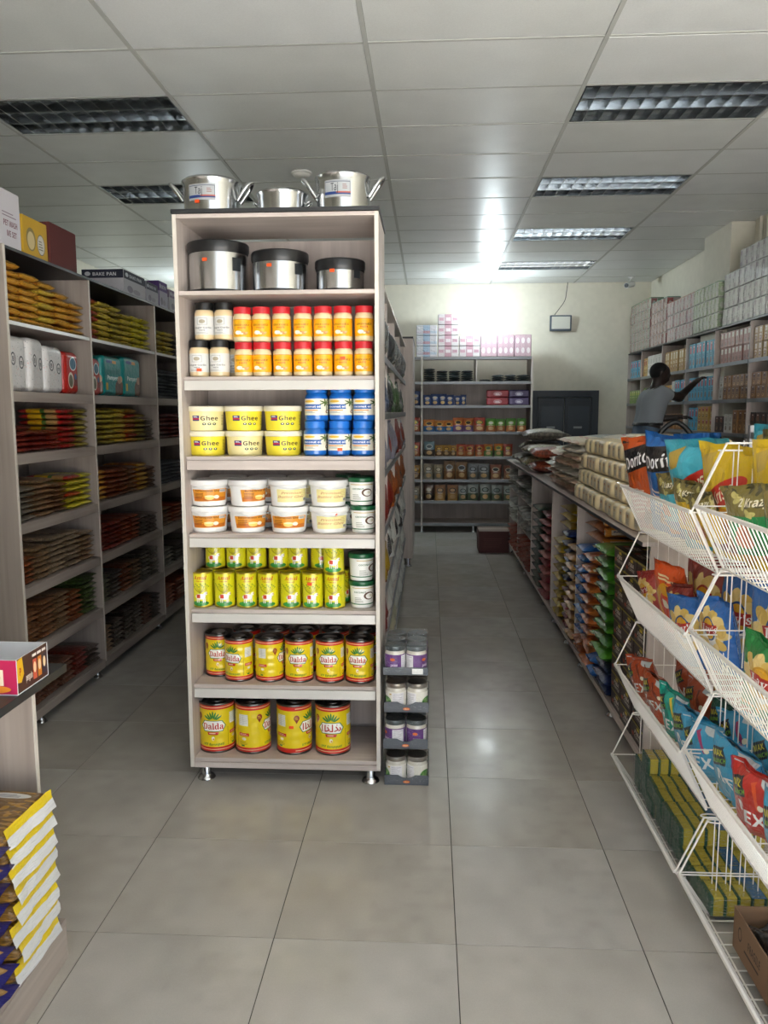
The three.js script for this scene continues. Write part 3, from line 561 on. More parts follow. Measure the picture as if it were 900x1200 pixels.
{ // vegetable fat tins, small and large
  const draw = (urdu) => canvas(1024, 448, (g, w, h) => {
    rect(g, 0, 0, w, h, '#efd317'); rect(g, 0, 0, w, 40, '#d2281c'); rect(g, 0, h - 46, w, 46, '#d2281c'); lines(g, 30, h - 26, 900, 1, 1, 6, '#f0d8b0'); lines(g, 30, 16, 960, 1, 1, 7, '#efc8a0');
    for (const o of [0, 512]) {
      const x = o + 190;
      for (let k = -3; k <= 3; k++) blob(g, x + k * 18, 118 - (3 - Math.abs(k)) * 10, 8, 34, '#2f7d3c', k * 0.32);
      poly(g, [[x - 122, 196], [x - 88, 146], [x + 88, 146], [x + 122, 196], [x + 92, 254], [x - 92, 254]], '#1f6a3a'); poly(g, [[x - 114, 196], [x - 83, 152], [x + 83, 152], [x + 114, 196], [x + 87, 248], [x - 87, 248]], '#f7f3ea');
      if (!urdu || o) text(g, 'Dalda', x, 203, 80, '#c42420', { fam: 'serif', max: 200 });
      else {
        g.strokeStyle = '#b8241c'; g.lineWidth = 11; g.lineCap = 'round';
        const st = (pts) => { g.beginPath(); pts.forEach((p, i) => (i ? g.lineTo(x + p[0], p[1]) : g.moveTo(x + p[0], p[1]))); g.stroke(); };
        st([[-84, 170], [-84, 230]]); st([[-30, 190], [-16, 216], [-46, 228]]); st([[-56, 172], [-56, 228], [-46, 228]]); st([[14, 166], [14, 228], [-8, 228]]); st([[48, 186], [66, 214], [34, 228]]); st([[84, 196], [92, 214], [74, 226]]); blob(g, x + 56, 168, 5, 5, '#b8241c'); blob(g, x - 22, 170, 5, 5, '#b8241c');
      }
      poly(g, [[x - 56, 258], [x + 56, 258], [x + 44, 284], [x - 44, 284]], '#c9241e'); lines(g, x - 36, 266, 72, 1, 1, 8, '#f6d9c8');
      blob(g, x, 320, 15, 20, '#f7efe0'); blob(g, x + 3, 326, 8, 10, '#e0a83a');
      text(g, 'VTF Banaspati', x, 376, 34, '#2f7d3c', { it: true, max: 200 });
      blob(g, o + 44, 112, 26, 30, '#8e2a16'); lines(g, o + 26, 100, 36, 3, 11, 4, '#efc040'); poly(g, [[o + 30, 138], [o + 58, 138], [o + 44, 166]], '#8e2a16');
      rect(g, o + 352, 84, 96, 108, '#eceadf'); for (let k = 0; k < 7; k++) rect(g, o + 358, 92 + k * 14, 84, 3, '#b9b6aa'); rect(g, o + 398, 88, 3, 98, '#b9b6aa');
      rect(g, o + 330, 216, 6, 180, '#b59d16'); rect(g, o + 352, 262, 104, 30, '#cf2a1e'); lines(g, o + 360, 270, 88, 2, 10, 4, '#f6d9c8'); blob(g, o + 404, 320, 22, 14, '#f3ead0'); lines(g, o + 360, 346, 90, 3, 12, 4, '#a58e12'); rect(g, o + 376, 378, 34, 14, '#2f7d3c');
    }
  });
  const norm = draw(false), ur = draw(true), metal = std(0x6a6763, 0.28, { metalness: 1 }), pr = (m) => phys(0xffffff, 0.28, { map: m, clearcoat: 0.5, clearcoatRoughness: 0.1 });
  const mn = pr(norm), mu = pr(ur);
  const mk = (name, r, h, m, group) => {
    const t = proto(name, 'tin', group), rib = []; const n = 40;
    for (let i = 0; i <= n; i++) { const y = 0.007 + (h - 0.016) * i / n; rib.push([r + 0.0007 * Math.cos(i / n * 34) * (i > 4 && i < n - 4 ? 1 : 0), y]); }
    part('body', lathe(rib, 36), m, t);
    part('base_rim', lathe([[0.001, 0.004], [r * 0.96, 0.004], [r * 0.98, 0], [r * 1.02, 0], [r * 1.02, 0.007], [r, 0.009]], 36), metal, t);
    const lid = part('lid', lathe([[r, h - 0.01], [r * 1.025, h - 0.009], [r * 1.025, h], [r * 0.97, h], [r * 0.95, h - 0.014], [r * 0.6, h - 0.014], [r * 0.56, h - 0.006], [r * 0.52, h - 0.006], [0.001, h - 0.006]], 36), metal, t);
    part('cap', lathe([[r * 0.5, 0], [r * 0.5, 0.006], [r * 0.44, 0.008], [0.001, 0.008]], 28), metal, lid, 0, h - 0.007, 0);
    return t;
  };
  const F = Math.PI - 2 * Math.PI * (190 / 1024);   // turns the front emblem to the aisle
  const sm = mk('fat_tin', 0.067, 0.206, mn, 'smaller yellow and red fat tins'), big = mk('large_fat_tin', 0.084, 0.242, mn, 'large yellow and red fat tins'), bigU = mk('large_fat_tin', 0.084, 0.242, mu, 'large yellow and red fat tins');
  const X = (px) => pxX(px, 800, 3.65);
  [[281, -0.35, 'smaller fat tin with emblem turned aside, second from the empty corner'], [316.5, -1.65, 'smaller fat tin showing its white nutrition panel at the front'], [351, 0.05, 'smaller fat tin with emblem facing aisle beside the nutrition-panel tin'], [387, 0, 'smaller fat tin with emblem facing aisle, second from the carton stack'], [422, -0.1, 'smaller fat tin with emblem facing aisle, nearest the carton stack'.replace('nearest', 'next to')]].forEach(([px, a, l]) => put(sm, X(px), 0.465, 3.585 + 0.067, l, F + a));
  put(sm, X(251) + 0.012, 0.465, 3.72, 'smaller fat tin pushed back alone at the shelf end', F + 0.1);
  [[316, 0], [352, 0], [388, 0], [423.5, 0], [281, 0]].forEach(([px], i) => put(sm, X(px) + 0.005, 0.465, 3.805, `smaller fat tin in the back row, ${['fourth', 'third', 'second', 'first', 'fifth'][i]} from the carton stack`, rr(0, 6)));
  put(big, X(251) + 0.008, 0.116, 3.575 + 0.084, 'large fat tin with emblem facing aisle at the shelf end', F);
  put(big, X(295.5) - 0.002, 0.116, 3.575 + 0.084, 'large fat tin showing its white panel beside the emblem tin', F - 1.65);
  const q = put(bigU, X(344) - 0.001, 0.116, 3.575 + 0.084, 'large fat tin with seam and orange price tag to the front', F + 1.2); 
  { const a = -q.rotation.y; const g = priceTag(q, Math.sin(a) * 0.0855, 0.135, Math.cos(a) * 0.0855, a); }
  put(bigU, X(389) + 0.002, 0.116, 3.575 + 0.084, 'large fat tin with flowing eastern script beside the empty space', F);
}
{ // shrink-wrapped trays of jars beside the display
  const lab = (bg, c2, leaf) => canvas(512, 160, (g, w, h) => {
    for (const o of [0, 256]) { rect(g, o, 0, 256, h, bg); rect(g, o + 110, 10, 96, 140, '#e7e4e6'); lines(g, o + 118, 24, 80, 8, 15, 4, '#a9a5ac'); if (leaf) { blob(g, o + 50, 100, 52, 50, '#4a8a3a'); g.strokeStyle = '#9cc46a'; g.lineWidth = 5; for (let k = 0; k < 6; k++) { g.beginPath(); g.moveTo(o + 30, 150); g.lineTo(o + 16 + k * 16, 70); g.stroke(); } blob(g, o + 96, 26, 10, 6, '#c8a030'); } else { blob(g, o + 40, 48, 20, 15, '#d8621e'); text(g, 'JAM', o + 52, 104, 30, c2); } }
  });
  const pur = lab('#5f2b78', '#e6d8ea', false), grn = lab('#e6e2d6', '#333', true);
  const lidM = std(0x9c948a, 0.3, { metalness: 0.9 }), lidG = std(0x5d6668, 0.35, { metalness: 0.8 });
  const mk = (tex, lm, name, g) => {
    const t = proto(name, 'jar', g), r = 0.0485, h = 0.128;
    part('body', lathe([[0.001, 0], [r * 0.92, 0], [r, 0.008], [r, h * 0.72], [r * 0.88, h * 0.82], [r * 0.88, h * 0.86]], 24), phys(0xd8d2c4, 0.2, { clearcoat: 1 }), t);
    part('label', lathe([[r * 1.006, h * 0.1], [r * 1.006, h * 0.7]], 24), std(0xffffff, 0.45, { map: tex }), t);
    part('lid', lathe([[r * 0.9, h * 0.82], [r * 0.98, h * 0.83], [r * 0.98, h * 0.98], [r * 0.94, h], [0.001, h * 0.985]], 24), lm, t);
    return t;
  };
  const jp = mk(pur, lidG, 'purple_label_jar', 'purple label jars in trays'), jg = mk(grn, lidM, 'green_label_jar', 'green label jars in trays');
  const card = std(0x565b62, 0.5), wrapM = new THREE.MeshPhysicalMaterial({ color: 0xffffff, roughness: 0.06, transmission: 1, thickness: 0, bumpMap: crinkle, bumpScale: 0.005, ior: 1.4 });
  const logo = canvas(128, 64, (g) => { rect(g, 0, 0, 128, 64, '#565b62'); blob(g, 64, 32, 52, 24, '#d8661c'); text(g, 'Shan', 64, 33, 26, '#f7e2b4', { fam: 'serif' }); });
  const x0 = -0.203, D0 = 3.53, W = 0.205, L = 0.305;
  ['bottom', 'second from bottom', 'second from top', 'top'].forEach((lv, k) => {
    const y = k * 0.176 + 0.0005, jx = k === 3 ? -0.003 : rr(-0.003, 0.003);
    const t = thing('jar_tray', `grey card tray of shrink-wrapped jars, ${lv} of the stack by display`, 'tray', x0 + W / 2 + jx, y, D0 + L / 2, 'wrapped jar trays');
    part('base', new THREE.BoxGeometry(W, 0.003, L), card, t, 0, 0.0015, 0);
    for (const s of [-1, 1]) part('side', new THREE.BoxGeometry(0.003, 0.042, L), card, t, s * (W / 2 - 0.0015), 0.024, 0);
    for (const s of [-1, 1]) {
      const sh = new THREE.Shape(); const a = W / 2 - 0.003, hh = k === 3 ? 0.036 : 0.048;
      sh.moveTo(-a, 0.003); sh.lineTo(a, 0.003); sh.lineTo(a, hh); sh.lineTo(a * 0.4, hh); if (k < 3) sh.quadraticCurveTo(0, hh - 0.028, -a * 0.4, hh); sh.lineTo(-a, hh); sh.closePath();
      part('front', new THREE.ExtrudeGeometry(sh, { depth: 0.003, bevelEnabled: false }), card, t, 0, 0, s > 0 ? L / 2 - 0.003 : -L / 2);
    }
    if (k < 3) part('emblem', new THREE.PlaneGeometry(0.04, 0.018), std(0xffffff, 0.5, { map: logo }), t, 0, 0.016, L / 2 + 0.0006).userData.label = 'orange oval emblem';
    else part('sticker', new THREE.PlaneGeometry(0.05, 0.026), std(0xe9e9e6, 0.5), t, 0.055, 0.018, L / 2 + 0.0006).userData.label = 'white paper sticker';
    const f = part('shrink_film', new RoundedBoxGeometry(W + 0.004, 0.136, L + 0.006, 2, 0.012), wrapM, t, 0, 0.071, 0); f.castShadow = false; f.userData.label = 'clear shrink film';
    for (let i = 0; i < 2; i++) for (let j = 0; j < 3; j++) put(k % 2 ? jp : jg, x0 + W / 2 + jx + (i - 0.5) * 0.099, y + 0.0035, D0 + 0.052 + j * 0.0995, `${k % 2 ? 'purple' : 'green leaf'} label jar in the ${lv} tray, ${['front', 'middle', 'rear'][j]} row, ${i ? 'aisle' : 'display'} side`, k % 2 ? (k === 3 ? 0.5 : -0.4) + i * 1.0 - 1.2 : -1.9 + i * 2.2 + (k ? 0.2 : 0), `jars in the ${lv} tray, ${['front', 'middle', 'rear'][j]} pair`);
  });
}
// ---------- soft packets ----------
const bagCache = new Map();
function bag(w, h, t, o = {}) {
  const { nu = 8, nv = 10, seal = 0.05, p = 2, e = 0.4, stand = false, s = 1, wr = 0.05, pinch = 0.06, lie = false } = o;
  const key = JSON.stringify([w, h, t, o]); if (bagCache.has(key)) return bagCache.get(key);
  const sheets = [];
  for (const side of [1, -1]) {
    const g = new THREE.PlaneGeometry(1, 1, nu, nv), P = g.attributes.position;
    for (let i = 0; i < P.count; i++) {
      const u = Math.sin(P.getX(i) * Math.PI), v = 0.5 + 0.5 * Math.sin(P.getY(i) * Math.PI * 0.96) / Math.sin(Math.PI * 0.48);
      g.attributes.uv.setXY(i, (u + 1) / 2, v);
      let fy;
      if (stand) fy = v < 0.1 ? 0.8 + 2 * v : v > 1 - seal ? 0 : Math.pow(1 - (v - 0.1) / (0.9 - seal), 0.55);
      else { const q = Math.min(1, Math.max(0, (v - seal) / (1 - 2 * seal))); fy = Math.pow(Math.max(0, 4 * q * (1 - q)), e); }
      const fx = Math.sqrt(Math.max(0, 1 - Math.pow(Math.abs(u), p)));
      const bend = (vnoise(u * 1.6 + 5, v * 2 + 3, s) - 0.5) * t * 0.18 + (fy < 0.02 ? Math.sin(u * 7 + s) * t * 0.05 : 0);
      const wob = (vnoise(u * 3 + 9, v * 5 + 2, s + 20 + side) - 0.5) * 2 * wr * t * fx;
      const z = side * (t / 2 * fx * fy + 0.0009) + bend * Math.min(1, 0.25 + fx) + wob;
      const x = w / 2 * u * (1 - pinch * fy) + (vnoise(v * 4, u + 4, s + 7) - 0.5) * w * 0.02;
      P.setXYZ(i, x, h * v, z);
    }
    if (side < 0) { const ix = g.index.array; for (let i = 0; i < ix.length; i += 3) { const a = ix[i]; ix[i] = ix[i + 1]; ix[i + 1] = a; } const uv = g.attributes.uv; for (let i = 0; i < uv.count; i++) uv.setX(i, 1 - uv.getX(i)); }
    sheets.push(g);
  }
  const g = mergeGeometries(sheets);
  if (lie) { g.translate(0, -h / 2, 0); g.rotateX(-Math.PI / 2); g.computeBoundingBox(); g.translate(0, -g.boundingBox.min.y, 0); }
  else { g.computeBoundingBox(); g.translate(0, -g.boundingBox.min.y, 0); }
  g.computeVertexNormals(); bagCache.set(key, g); return g;
}
// a pile of lying packets whose ends face the aisle. side: +1 ends face +x, -1 ends face -x
function pile(name, label, group, { x, y, d, n, w, len, t, mats, side = 1, jit = 0.006, gap = 0.86, p = 7, seal = 0.03, e = 0.13, cat = 'packet', turnJ = 0.025, wr = 0.05 }) {
  const out = [];
  for (let k = 0; k < n; k++) {
    const g = bag(w, len, t, { lie: true, p, seal, e, s: 1 + ((k * 7 + Math.round(d * 10)) % 3), nu: 8, nv: 8, wr });
    const m = solo(name, `${label}, ${n === 1 ? 'only one' : k === n - 1 ? 'topmost' : k ? ORD[k] + ' from bottom' : 'lowest'}`, cat, g, Array.isArray(mats) ? mats[k % mats.length] : mats, x + rr(-jit, jit), y + k * t * gap + 0.001, d + rr(-jit, jit) * 0.6, group);
    if (!g.boundingBox) g.computeBoundingBox(); m.scale.y = t * gap / (g.boundingBox.max.y - g.boundingBox.min.y);
    m.rotation.y = side * Math.PI / 2 + rr(-turnJ, turnJ); out.push(m);
  }
  return out;
}
// ---------- packets on the left gondola ----------
const snackTex = (bg, stripe, dark) => canvas(128, 192, (g, w, h) => { rect(g, 0, 0, w, h, bg); for (let k = 0; k < 90; k++) blob(g, hash(k, 1, 5) * w, 20 + hash(k, 2, 5) * 150, 6 + 5 * hash(k, 3, 5), 4, hash(k, 4, 5) > 0.5 ? stripe : dark, hash(k, 5, 5) * 3); rect(g, 0, 0, w, 14, stripe); rect(g, 0, h - 14, w, 14, stripe); });
const M = {
  amber: printed(snackTex('#b8742a', '#d9a53c', '#8a4e1c')), gold: printed(snackTex('#b79c3a', '#d8c24a', '#7c6424')),
  olive: printed(snackTex('#7d6f2e', '#a89a3a', '#574a20')), yellowgreen: printed(snackTex('#c2b52e', '#dfd23c', '#8a8420')),
  redpack: printed(canvas(128, 192, (g, w, h) => { rect(g, 0, 0, w, h, '#a5201c'); rect(g, 0, 40, w, 60, '#e0b022'); rect(g, 0, 100, w, 18, '#3a6a2a'); rect(g, 0, 118, w, 50, '#b8925a'); })),
  darkred: pulses(0xa0402e), maroon: pulses(0x8a3424), tan: pulses(0xa88560), brown: pulses(0x9c6a44), brown2: pulses(0x8a6244), beige: pulses(0xb59c7e), rust: pulses(0xa4582c), orange: pulses(0xb4552a), dark: pulses(0x7a6c60), darker: pulses(0x6a5a4e), grey: pulses(0x8a8272), olive2: pulses(0x807e58), green: pulses(0x5c7238), greyfilm: film(0x74787c), choc: pulses(0x845640),
};
{
  const cols = (bay, lv, list) => {
    const a = LB[bay] + 0.025, b = LB[bay + 1] - 0.02, tot = list.reduce((s, c) => s + c[2], 0), sc = (b - a) / tot; let d = a;
    const bn = ['nearest', 'second', 'third'][bay], bay3 = ['bay beside end panel', 'second bay from end panel', 'third bay from end panel'][bay];
    const lvn = ['bottom', 'second', 'third', 'fourth', 'fifth', 'sixth', 'top'][lv];
    list.forEach(([m, n, w, words, t = 0.042]) => {
      const ww = w * sc; if (m) pile(['lentil_packet', 'lentil_packet', 'grain_packet', 'grain_packet', 'spice_packet', 'spice_packet', 'snack_packet'][lv], `${words} packet on ${lvn} shelf, ${bay3}`, `${words} packets, ${lvn} shelf, ${bay3}`, { x: LX - 0.165, y: S[lv], d: d + ww / 2, n, w: ww * 0.95, len: 0.27, t, mats: Array.isArray(m) ? m.map((k) => M[k]) : M[m] });
      d += ww;
    });
  };
  cols(0, 6, [['amber', 8, 0.17, 'amber snack', 0.045], ['amber', 7, 0.2, 'golden brown snack', 0.046], [['amber', 'gold'], 7, 0.19, 'mixed amber snack', 0.043], ['amber', 6, 0.19, 'amber noodle snack', 0.045], ['amber', 5, 0.18, 'low-stacked amber snack', 0.046]]);
  cols(1, 6, [[['redpack', 'redpack', 'gold'], 7, 0.19, 'red and yellow printed', 0.044], ['gold', 7, 0.2, 'golden puffed snack', 0.044], [['gold', 'olive'], 7, 0.2, 'gold and olive snack', 0.043], ['gold', 6, 0.2, 'gold foil snack', 0.045], ['yellowgreen', 6, 0.19, 'yellow snack', 0.046], [['yellowgreen'], 6, 0.18, 'bright yellow snack', 0.046]]);
  cols(2, 6, [['olive', 5, 0.2, 'olive snack', 0.045], ['gold', 5, 0.2, 'dull gold snack', 0.045], ['dark', 5, 0.2, 'grey brown snack', 0.045], ['gold', 4, 0.2, 'pale gold snack', 0.045]]);
  cols(2, 5, [['greyfilm', 9, 0.25, 'glossy grey', 0.03], ['greyfilm', 9, 0.25, 'shiny grey', 0.03], ['greyfilm', 8, 0.25, 'clear grey', 0.03]]);
  cols(0, 4, [['darkred', 5, 0.2, 'dark red chilli', 0.034], ['maroon', 4, 0.2, 'maroon spice', 0.034], ['darkred', 4, 0.16, 'red chilli', 0.034], ['redpack', 7, 0.2, 'red and yellow boxed', 0.04], ['olive', 7, 0.19, 'olive mustard', 0.04]]);
  cols(1, 4, [['olive', 7, 0.2, 'olive green', 0.04], [['olive', 'gold'], 7, 0.2, 'olive and gold', 0.04], ['gold', 7, 0.2, 'golden', 0.041], [['amber', 'redpack'], 7, 0.2, 'amber and red', 0.04], ['olive', 6, 0.19, 'soft olive', 0.04], ['dark', 5, 0.18, 'hazel', 0.04]]);
  cols(2, 4, [['maroon', 6, 0.25, 'maroon', 0.04], ['darkred', 6, 0.25, 'red lentil', 0.04], ['dark', 5, 0.25, 'walnut', 0.04]]);
  cols(0, 3, [['grey', 6, 0.2, 'grey brown seed', 0.036], ['tan', 7, 0.22, 'tan flour', 0.036], ['brown2', 6, 0.18, 'brown spice', 0.034], [['yellowgreen', 'yellowgreen', 'redpack'], 6, 0.2, 'bright yellow and red', 0.04], ['yellowgreen', 6, 0.15, 'lime yellow', 0.04]]);
  cols(1, 3, [['amber', 6, 0.2, 'deep amber', 0.04], ['rust', 6, 0.2, 'rust orange', 0.038], ['rust', 6, 0.2, 'orange brown', 0.037], ['brown', 6, 0.2, 'warm brown', 0.038], ['amber', 6, 0.2, 'amber brown', 0.04], ['brown2', 5, 0.18, 'mid brown', 0.04]]);
  cols(2, 3, [['greyfilm', 6, 0.25, 'bright grey film', 0.034], ['greyfilm', 6, 0.25, 'silver grey foil', 0.034], ['dark', 5, 0.25, 'plain grey film', 0.034]]);
  cols(0, 2, [['rust', 5, 0.16, 'amber lentil', 0.036], ['tan', 6, 0.17, 'grey tan', 0.036], ['beige', 7, 0.21, 'pale beige grain', 0.036], ['beige', 7, 0.21, 'beige grain', 0.036], ['tan', 6, 0.2, 'light tan', 0.036]]);
  cols(1, 2, [['darkred', 6, 0.2, 'red brown', 0.036], ['darkred', 6, 0.2, 'brick red', 0.036], ['orange', 6, 0.2, 'orange lentil', 0.036], ['orange', 6, 0.18, 'bright orange lentil', 0.036], ['dark', 5, 0.2, 'taupe', 0.036], ['dark', 5, 0.18, 'umber seed', 0.036]]);
  cols(2, 2, [['brown', 5, 0.25, 'brown lentil', 0.036], ['orange', 5, 0.25, 'orange split lentil', 0.036], ['dark', 5, 0.25, 'taupe lentil', 0.036]]);
  cols(0, 1, [['brown', 6, 0.18, 'reddish brown', 0.036], ['brown', 7, 0.2, 'brown bean', 0.036], ['tan', 7, 0.18, 'fawn', 0.036], ['rust', 6, 0.18, 'rusty brown', 0.036], ['green', 8, 0.21, 'green lentil', 0.036]]);
  cols(1, 1, [['olive2', 6, 0.2, 'grey olive', 0.036], ['dark', 6, 0.2, 'brown grey bean', 0.036], ['rust', 6, 0.19, 'amber bean', 0.036], ['tan', 6, 0.19, 'tan bean', 0.036], ['grey', 7, 0.2, 'grey white', 0.036], ['grey', 7, 0.18, 'light grey', 0.036]]);
  cols(2, 1, [['grey', 5, 0.25, 'plain grey', 0.036], ['dark', 5, 0.25, 'grey taupe', 0.036], ['olive2', 5, 0.25, 'plain olive', 0.036]]);
  cols(0, 0, [['choc', 4, 0.2, 'chocolate brown', 0.036], ['choc', 4, 0.2, 'cocoa', 0.036], ['choc', 5, 0.2, 'wine brown', 0.036], ['maroon', 5, 0.2, 'maroon bean', 0.036], ['darker', 4, 0.18, 'umber', 0.036]]);
  cols(1, 0, [['tan', 6, 0.19, 'sandy', 0.036], ['darker', 6, 0.2, 'umber bean', 0.036], ['darker', 7, 0.2, 'taupe bean', 0.036], ['dark', 7, 0.2, 'grey bean', 0.036], ['choc', 7, 0.2, 'chestnut', 0.036], ['dark', 6, 0.18, 'warm grey', 0.036]]);
  cols(2, 0, [['orange', 6, 0.25, 'red orange', 0.036], ['orange', 6, 0.25, 'deep orange', 0.036], ['rust', 5, 0.25, 'rust', 0.036]]);
}
function softBox(w, h, d, r = 0.035, s = 3) { // puffed, slightly dented block with its base at y = 0
  const g = new RoundedBoxGeometry(w, h, d, 5, r), P = g.attributes.position;
  for (let i = 0; i < P.count; i++) { const x = P.getX(i), y = P.getY(i), z = P.getZ(i), k = 1 + (vnoise(x * 14 + z * 5 + 7, y * 14 + z * 9 + 3, s) - 0.5) * 0.07; P.setXYZ(i, x * k, y * (y > 0 ? 1 + (vnoise(x * 18 + 3, z * 18 + 5, s) - 0.5) * 0.08 : 1), z * k); }
  g.computeBoundingBox(); g.translate(0, -g.boundingBox.min.y, 0); g.computeVertexNormals(); return g;
}
{ // upright soft packs on the sixth shelf
  const white = canvas(192, 256, (g, w, h) => { rect(g, 0, 0, w, h, '#d7d4d2'); for (let k = 0; k < 60; k++) blob(g, hash(k, 1, 8) * w, hash(k, 2, 8) * h, 2.5, 2.5, hash(k, 3, 8) > 0.6 ? '#d9a8a0' : '#8f8f92'); for (const x of [52, 138]) { g.strokeStyle = '#3c3c42'; g.lineWidth = 7; g.beginPath(); g.ellipse(x, 106 + (x > 100 ? 14 : 0), 22, 28, 0, 0, 7); g.stroke(); text(g, x < 100 ? 'B' : 'm', x, 106 + (x > 100 ? 14 : 0), 34, '#3c3c42'); } });
  const red = canvas(192, 256, (g, w, h) => { rect(g, 0, 0, w, h, '#b8241c'); blob(g, 110, 70, 52, 44, '#e8ece8'); blob(g, 110, 70, 44, 36, '#3d6d86'); blob(g, 74, 176, 40, 52, '#e9e2d2'); blob(g, 74, 180, 30, 40, '#6d6a52'); rect(g, 118, 140, 56, 70, '#8a2a26'); blob(g, 144, 150, 16, 20, '#3f6a9a'); });
  const teal = canvas(192, 256, (g, w, h) => { rect(g, 0, 0, w, h, '#0f8a88'); rect(g, 30, 24, 60, 20, '#22518a'); rect(g, 92, 24, 40, 20, '#c98a3a'); text(g, 'Pampers', 96, 140, 40, '#e6f2f0', { max: 120 }); blob(g, 160, 210, 40, 60, '#6a4636'); blob(g, 168, 150, 22, 26, '#b58a70'); rect(g, 20, 176, 22, 48, '#d2b23a'); });
  const mk = (tex) => printed(tex, { bumpScale: 0.004 });
  const mw = mk(white), mr = mk(red), mt = mk(teal);
  const pack = (label, m, d, w, h, x = LX - 0.13, g) => { const o = solo('diaper_pack', label, 'pack', softBox(w, h, 0.2), m, x, S[5], d, g); o.rotation.y = Math.PI / 2; return o; };
  const G = 'upright soft packs on the sixth shelf';
  pack('white soft pack with dark ring prints, next to the end panel', mw, 4.13, 0.2, 0.285, undefined, G); pack('white soft pack with green sticker between two white packs', mw, 4.34, 0.19, 0.29, undefined, G).rotation.y += 0.1; pack('white soft pack beside the red pack', mw, 4.555, 0.21, 0.265, undefined, G);
  pack('red pack with round pictures beside the white packs', mr, 4.775, 0.19, 0.25, undefined, G); pack('red pack with round pictures beside the teal packs', mr, 5.12, 0.17, 0.235, undefined, G);
  pack('teal nappy pack next to the red pack', mt, 5.4, 0.32, 0.27, undefined, G); pack('teal nappy pack next to the shelf upright', mt, 5.76, 0.34, 0.285, undefined, G);
}
{ // boxes on top of the left gondola
  const box = (label, w, h, d, x, dd, tex, hex, y = 2.557, turn = 0) => {
    const t = thing('carton', label, 'box', x, y, dd, 'cartons on the tall packet gondola', turn);
    const m = tex ? std(0xffffff, 0.6, { map: tex }) : std(hex, 0.7), pl = std(hex, 0.7);
    part('body', new RoundedBoxGeometry(w, h - 0.004, d, 1, 0.004), pl, t, 0, h / 2, 0);
    if (tex) { const f = part('printed_face', new THREE.PlaneGeometry(d * 0.985, h * 0.97), m, t, w / 2 + 0.0008, h / 2, 0); f.rotation.y = Math.PI / 2; const g = part('printed_end', new THREE.PlaneGeometry(w * 0.985, h * 0.97), m, t, 0, h / 2, d / 2 + 0.0008); }
    for (const s of [-1, 1]) part('flap', new RoundedBoxGeometry(w * 0.99, 0.004, d * 0.48, 1, 0.001), pl, t, 0, h - 0.002, s * d * 0.25);
    return t;
  };
  box('white carton with dark red lettering at the gondola end', 0.3, 0.28, 0.2, LX - 0.16, 4.1, canvas(256, 256, (g) => { rect(g, 0, 0, 256, 256, '#c9c6cc'); text(g, 'PET WASH', 130, 150, 38, '#6a3040'); text(g, 'ME SET', 140, 196, 38, '#6a3040'); lines(g, 30, 100, 180, 2, 14, 5, '#8a7a88'); }), 0xc9c6cc);
  box('yellow carton with oval pictures beside the white carton', 0.28, 0.2, 0.27, LX - 0.15, 4.36, canvas(256, 192, (g) => { rect(g, 0, 0, 256, 192, '#c29a26'); blob(g, 80, 110, 50, 60, '#8a7a4a'); blob(g, 80, 116, 38, 46, '#cbb98a'); blob(g, 186, 120, 40, 52, '#c8c4ba'); g.strokeStyle = '#5a5a50'; g.lineWidth = 4; g.beginPath(); g.ellipse(186, 120, 40, 52, 0, 0, 7); g.stroke(); lines(g, 160, 100, 52, 4, 14, 5, '#6a6a60'); }), 0xc29a26);
  box('plain maroon carton beside the yellow carton', 0.34, 0.23, 0.34, LX - 0.18, 4.7, null, 0x5a2420);
  const boxTex = (hd, bg) => canvas(256, 192, (g) => { rect(g, 0, 0, 256, 192, bg); rect(g, 0, 0, 256, 72, hd); text(g, 'BAKE PAN', 140, 38, 40, '#cfd2d8', { max: 150 }); blob(g, 36, 36, 18, 18, '#c8ccd4'); blob(g, 70, 150, 34, 30, '#7d7a86'); blob(g, 150, 158, 44, 22, '#928f9a'); });
  box('white carton with navy header on the gondola, farther along', 0.3, 0.16, 0.42, LX - 0.16, 5.83, boxTex('#1d2136', '#b3b2ba'), 0xb3b2ba);
  box('white carton with navy strip under-printed grey beside purple carton', 0.3, 0.15, 0.26, LX - 0.16, 6.2, boxTex('#2a2c40', '#a9a8b2'), 0xa9a8b2);
  box('white and purple carton between two white cartons', 0.3, 0.2, 0.2, LX - 0.16, 6.46, boxTex('#4b2a72', '#a9a6b8'), 0x4b2a72);
  box('white carton with grey pan pictures at the far end', 0.3, 0.17, 0.3, LX - 0.16, 6.76, boxTex('#7d6a86', '#b0aeb6'), 0xb0aeb6);
  const tk = solo('carton_bag', 'reddish brown bag lying behind the yellow carton', 'bag', bag(0.17, 0.3, 0.12, { lie: true, p: 3, s: 2 }), pulses(0x8a5038), LX - 0.39, 2.557, 4.42); tk.scale.y = 1.9;
}
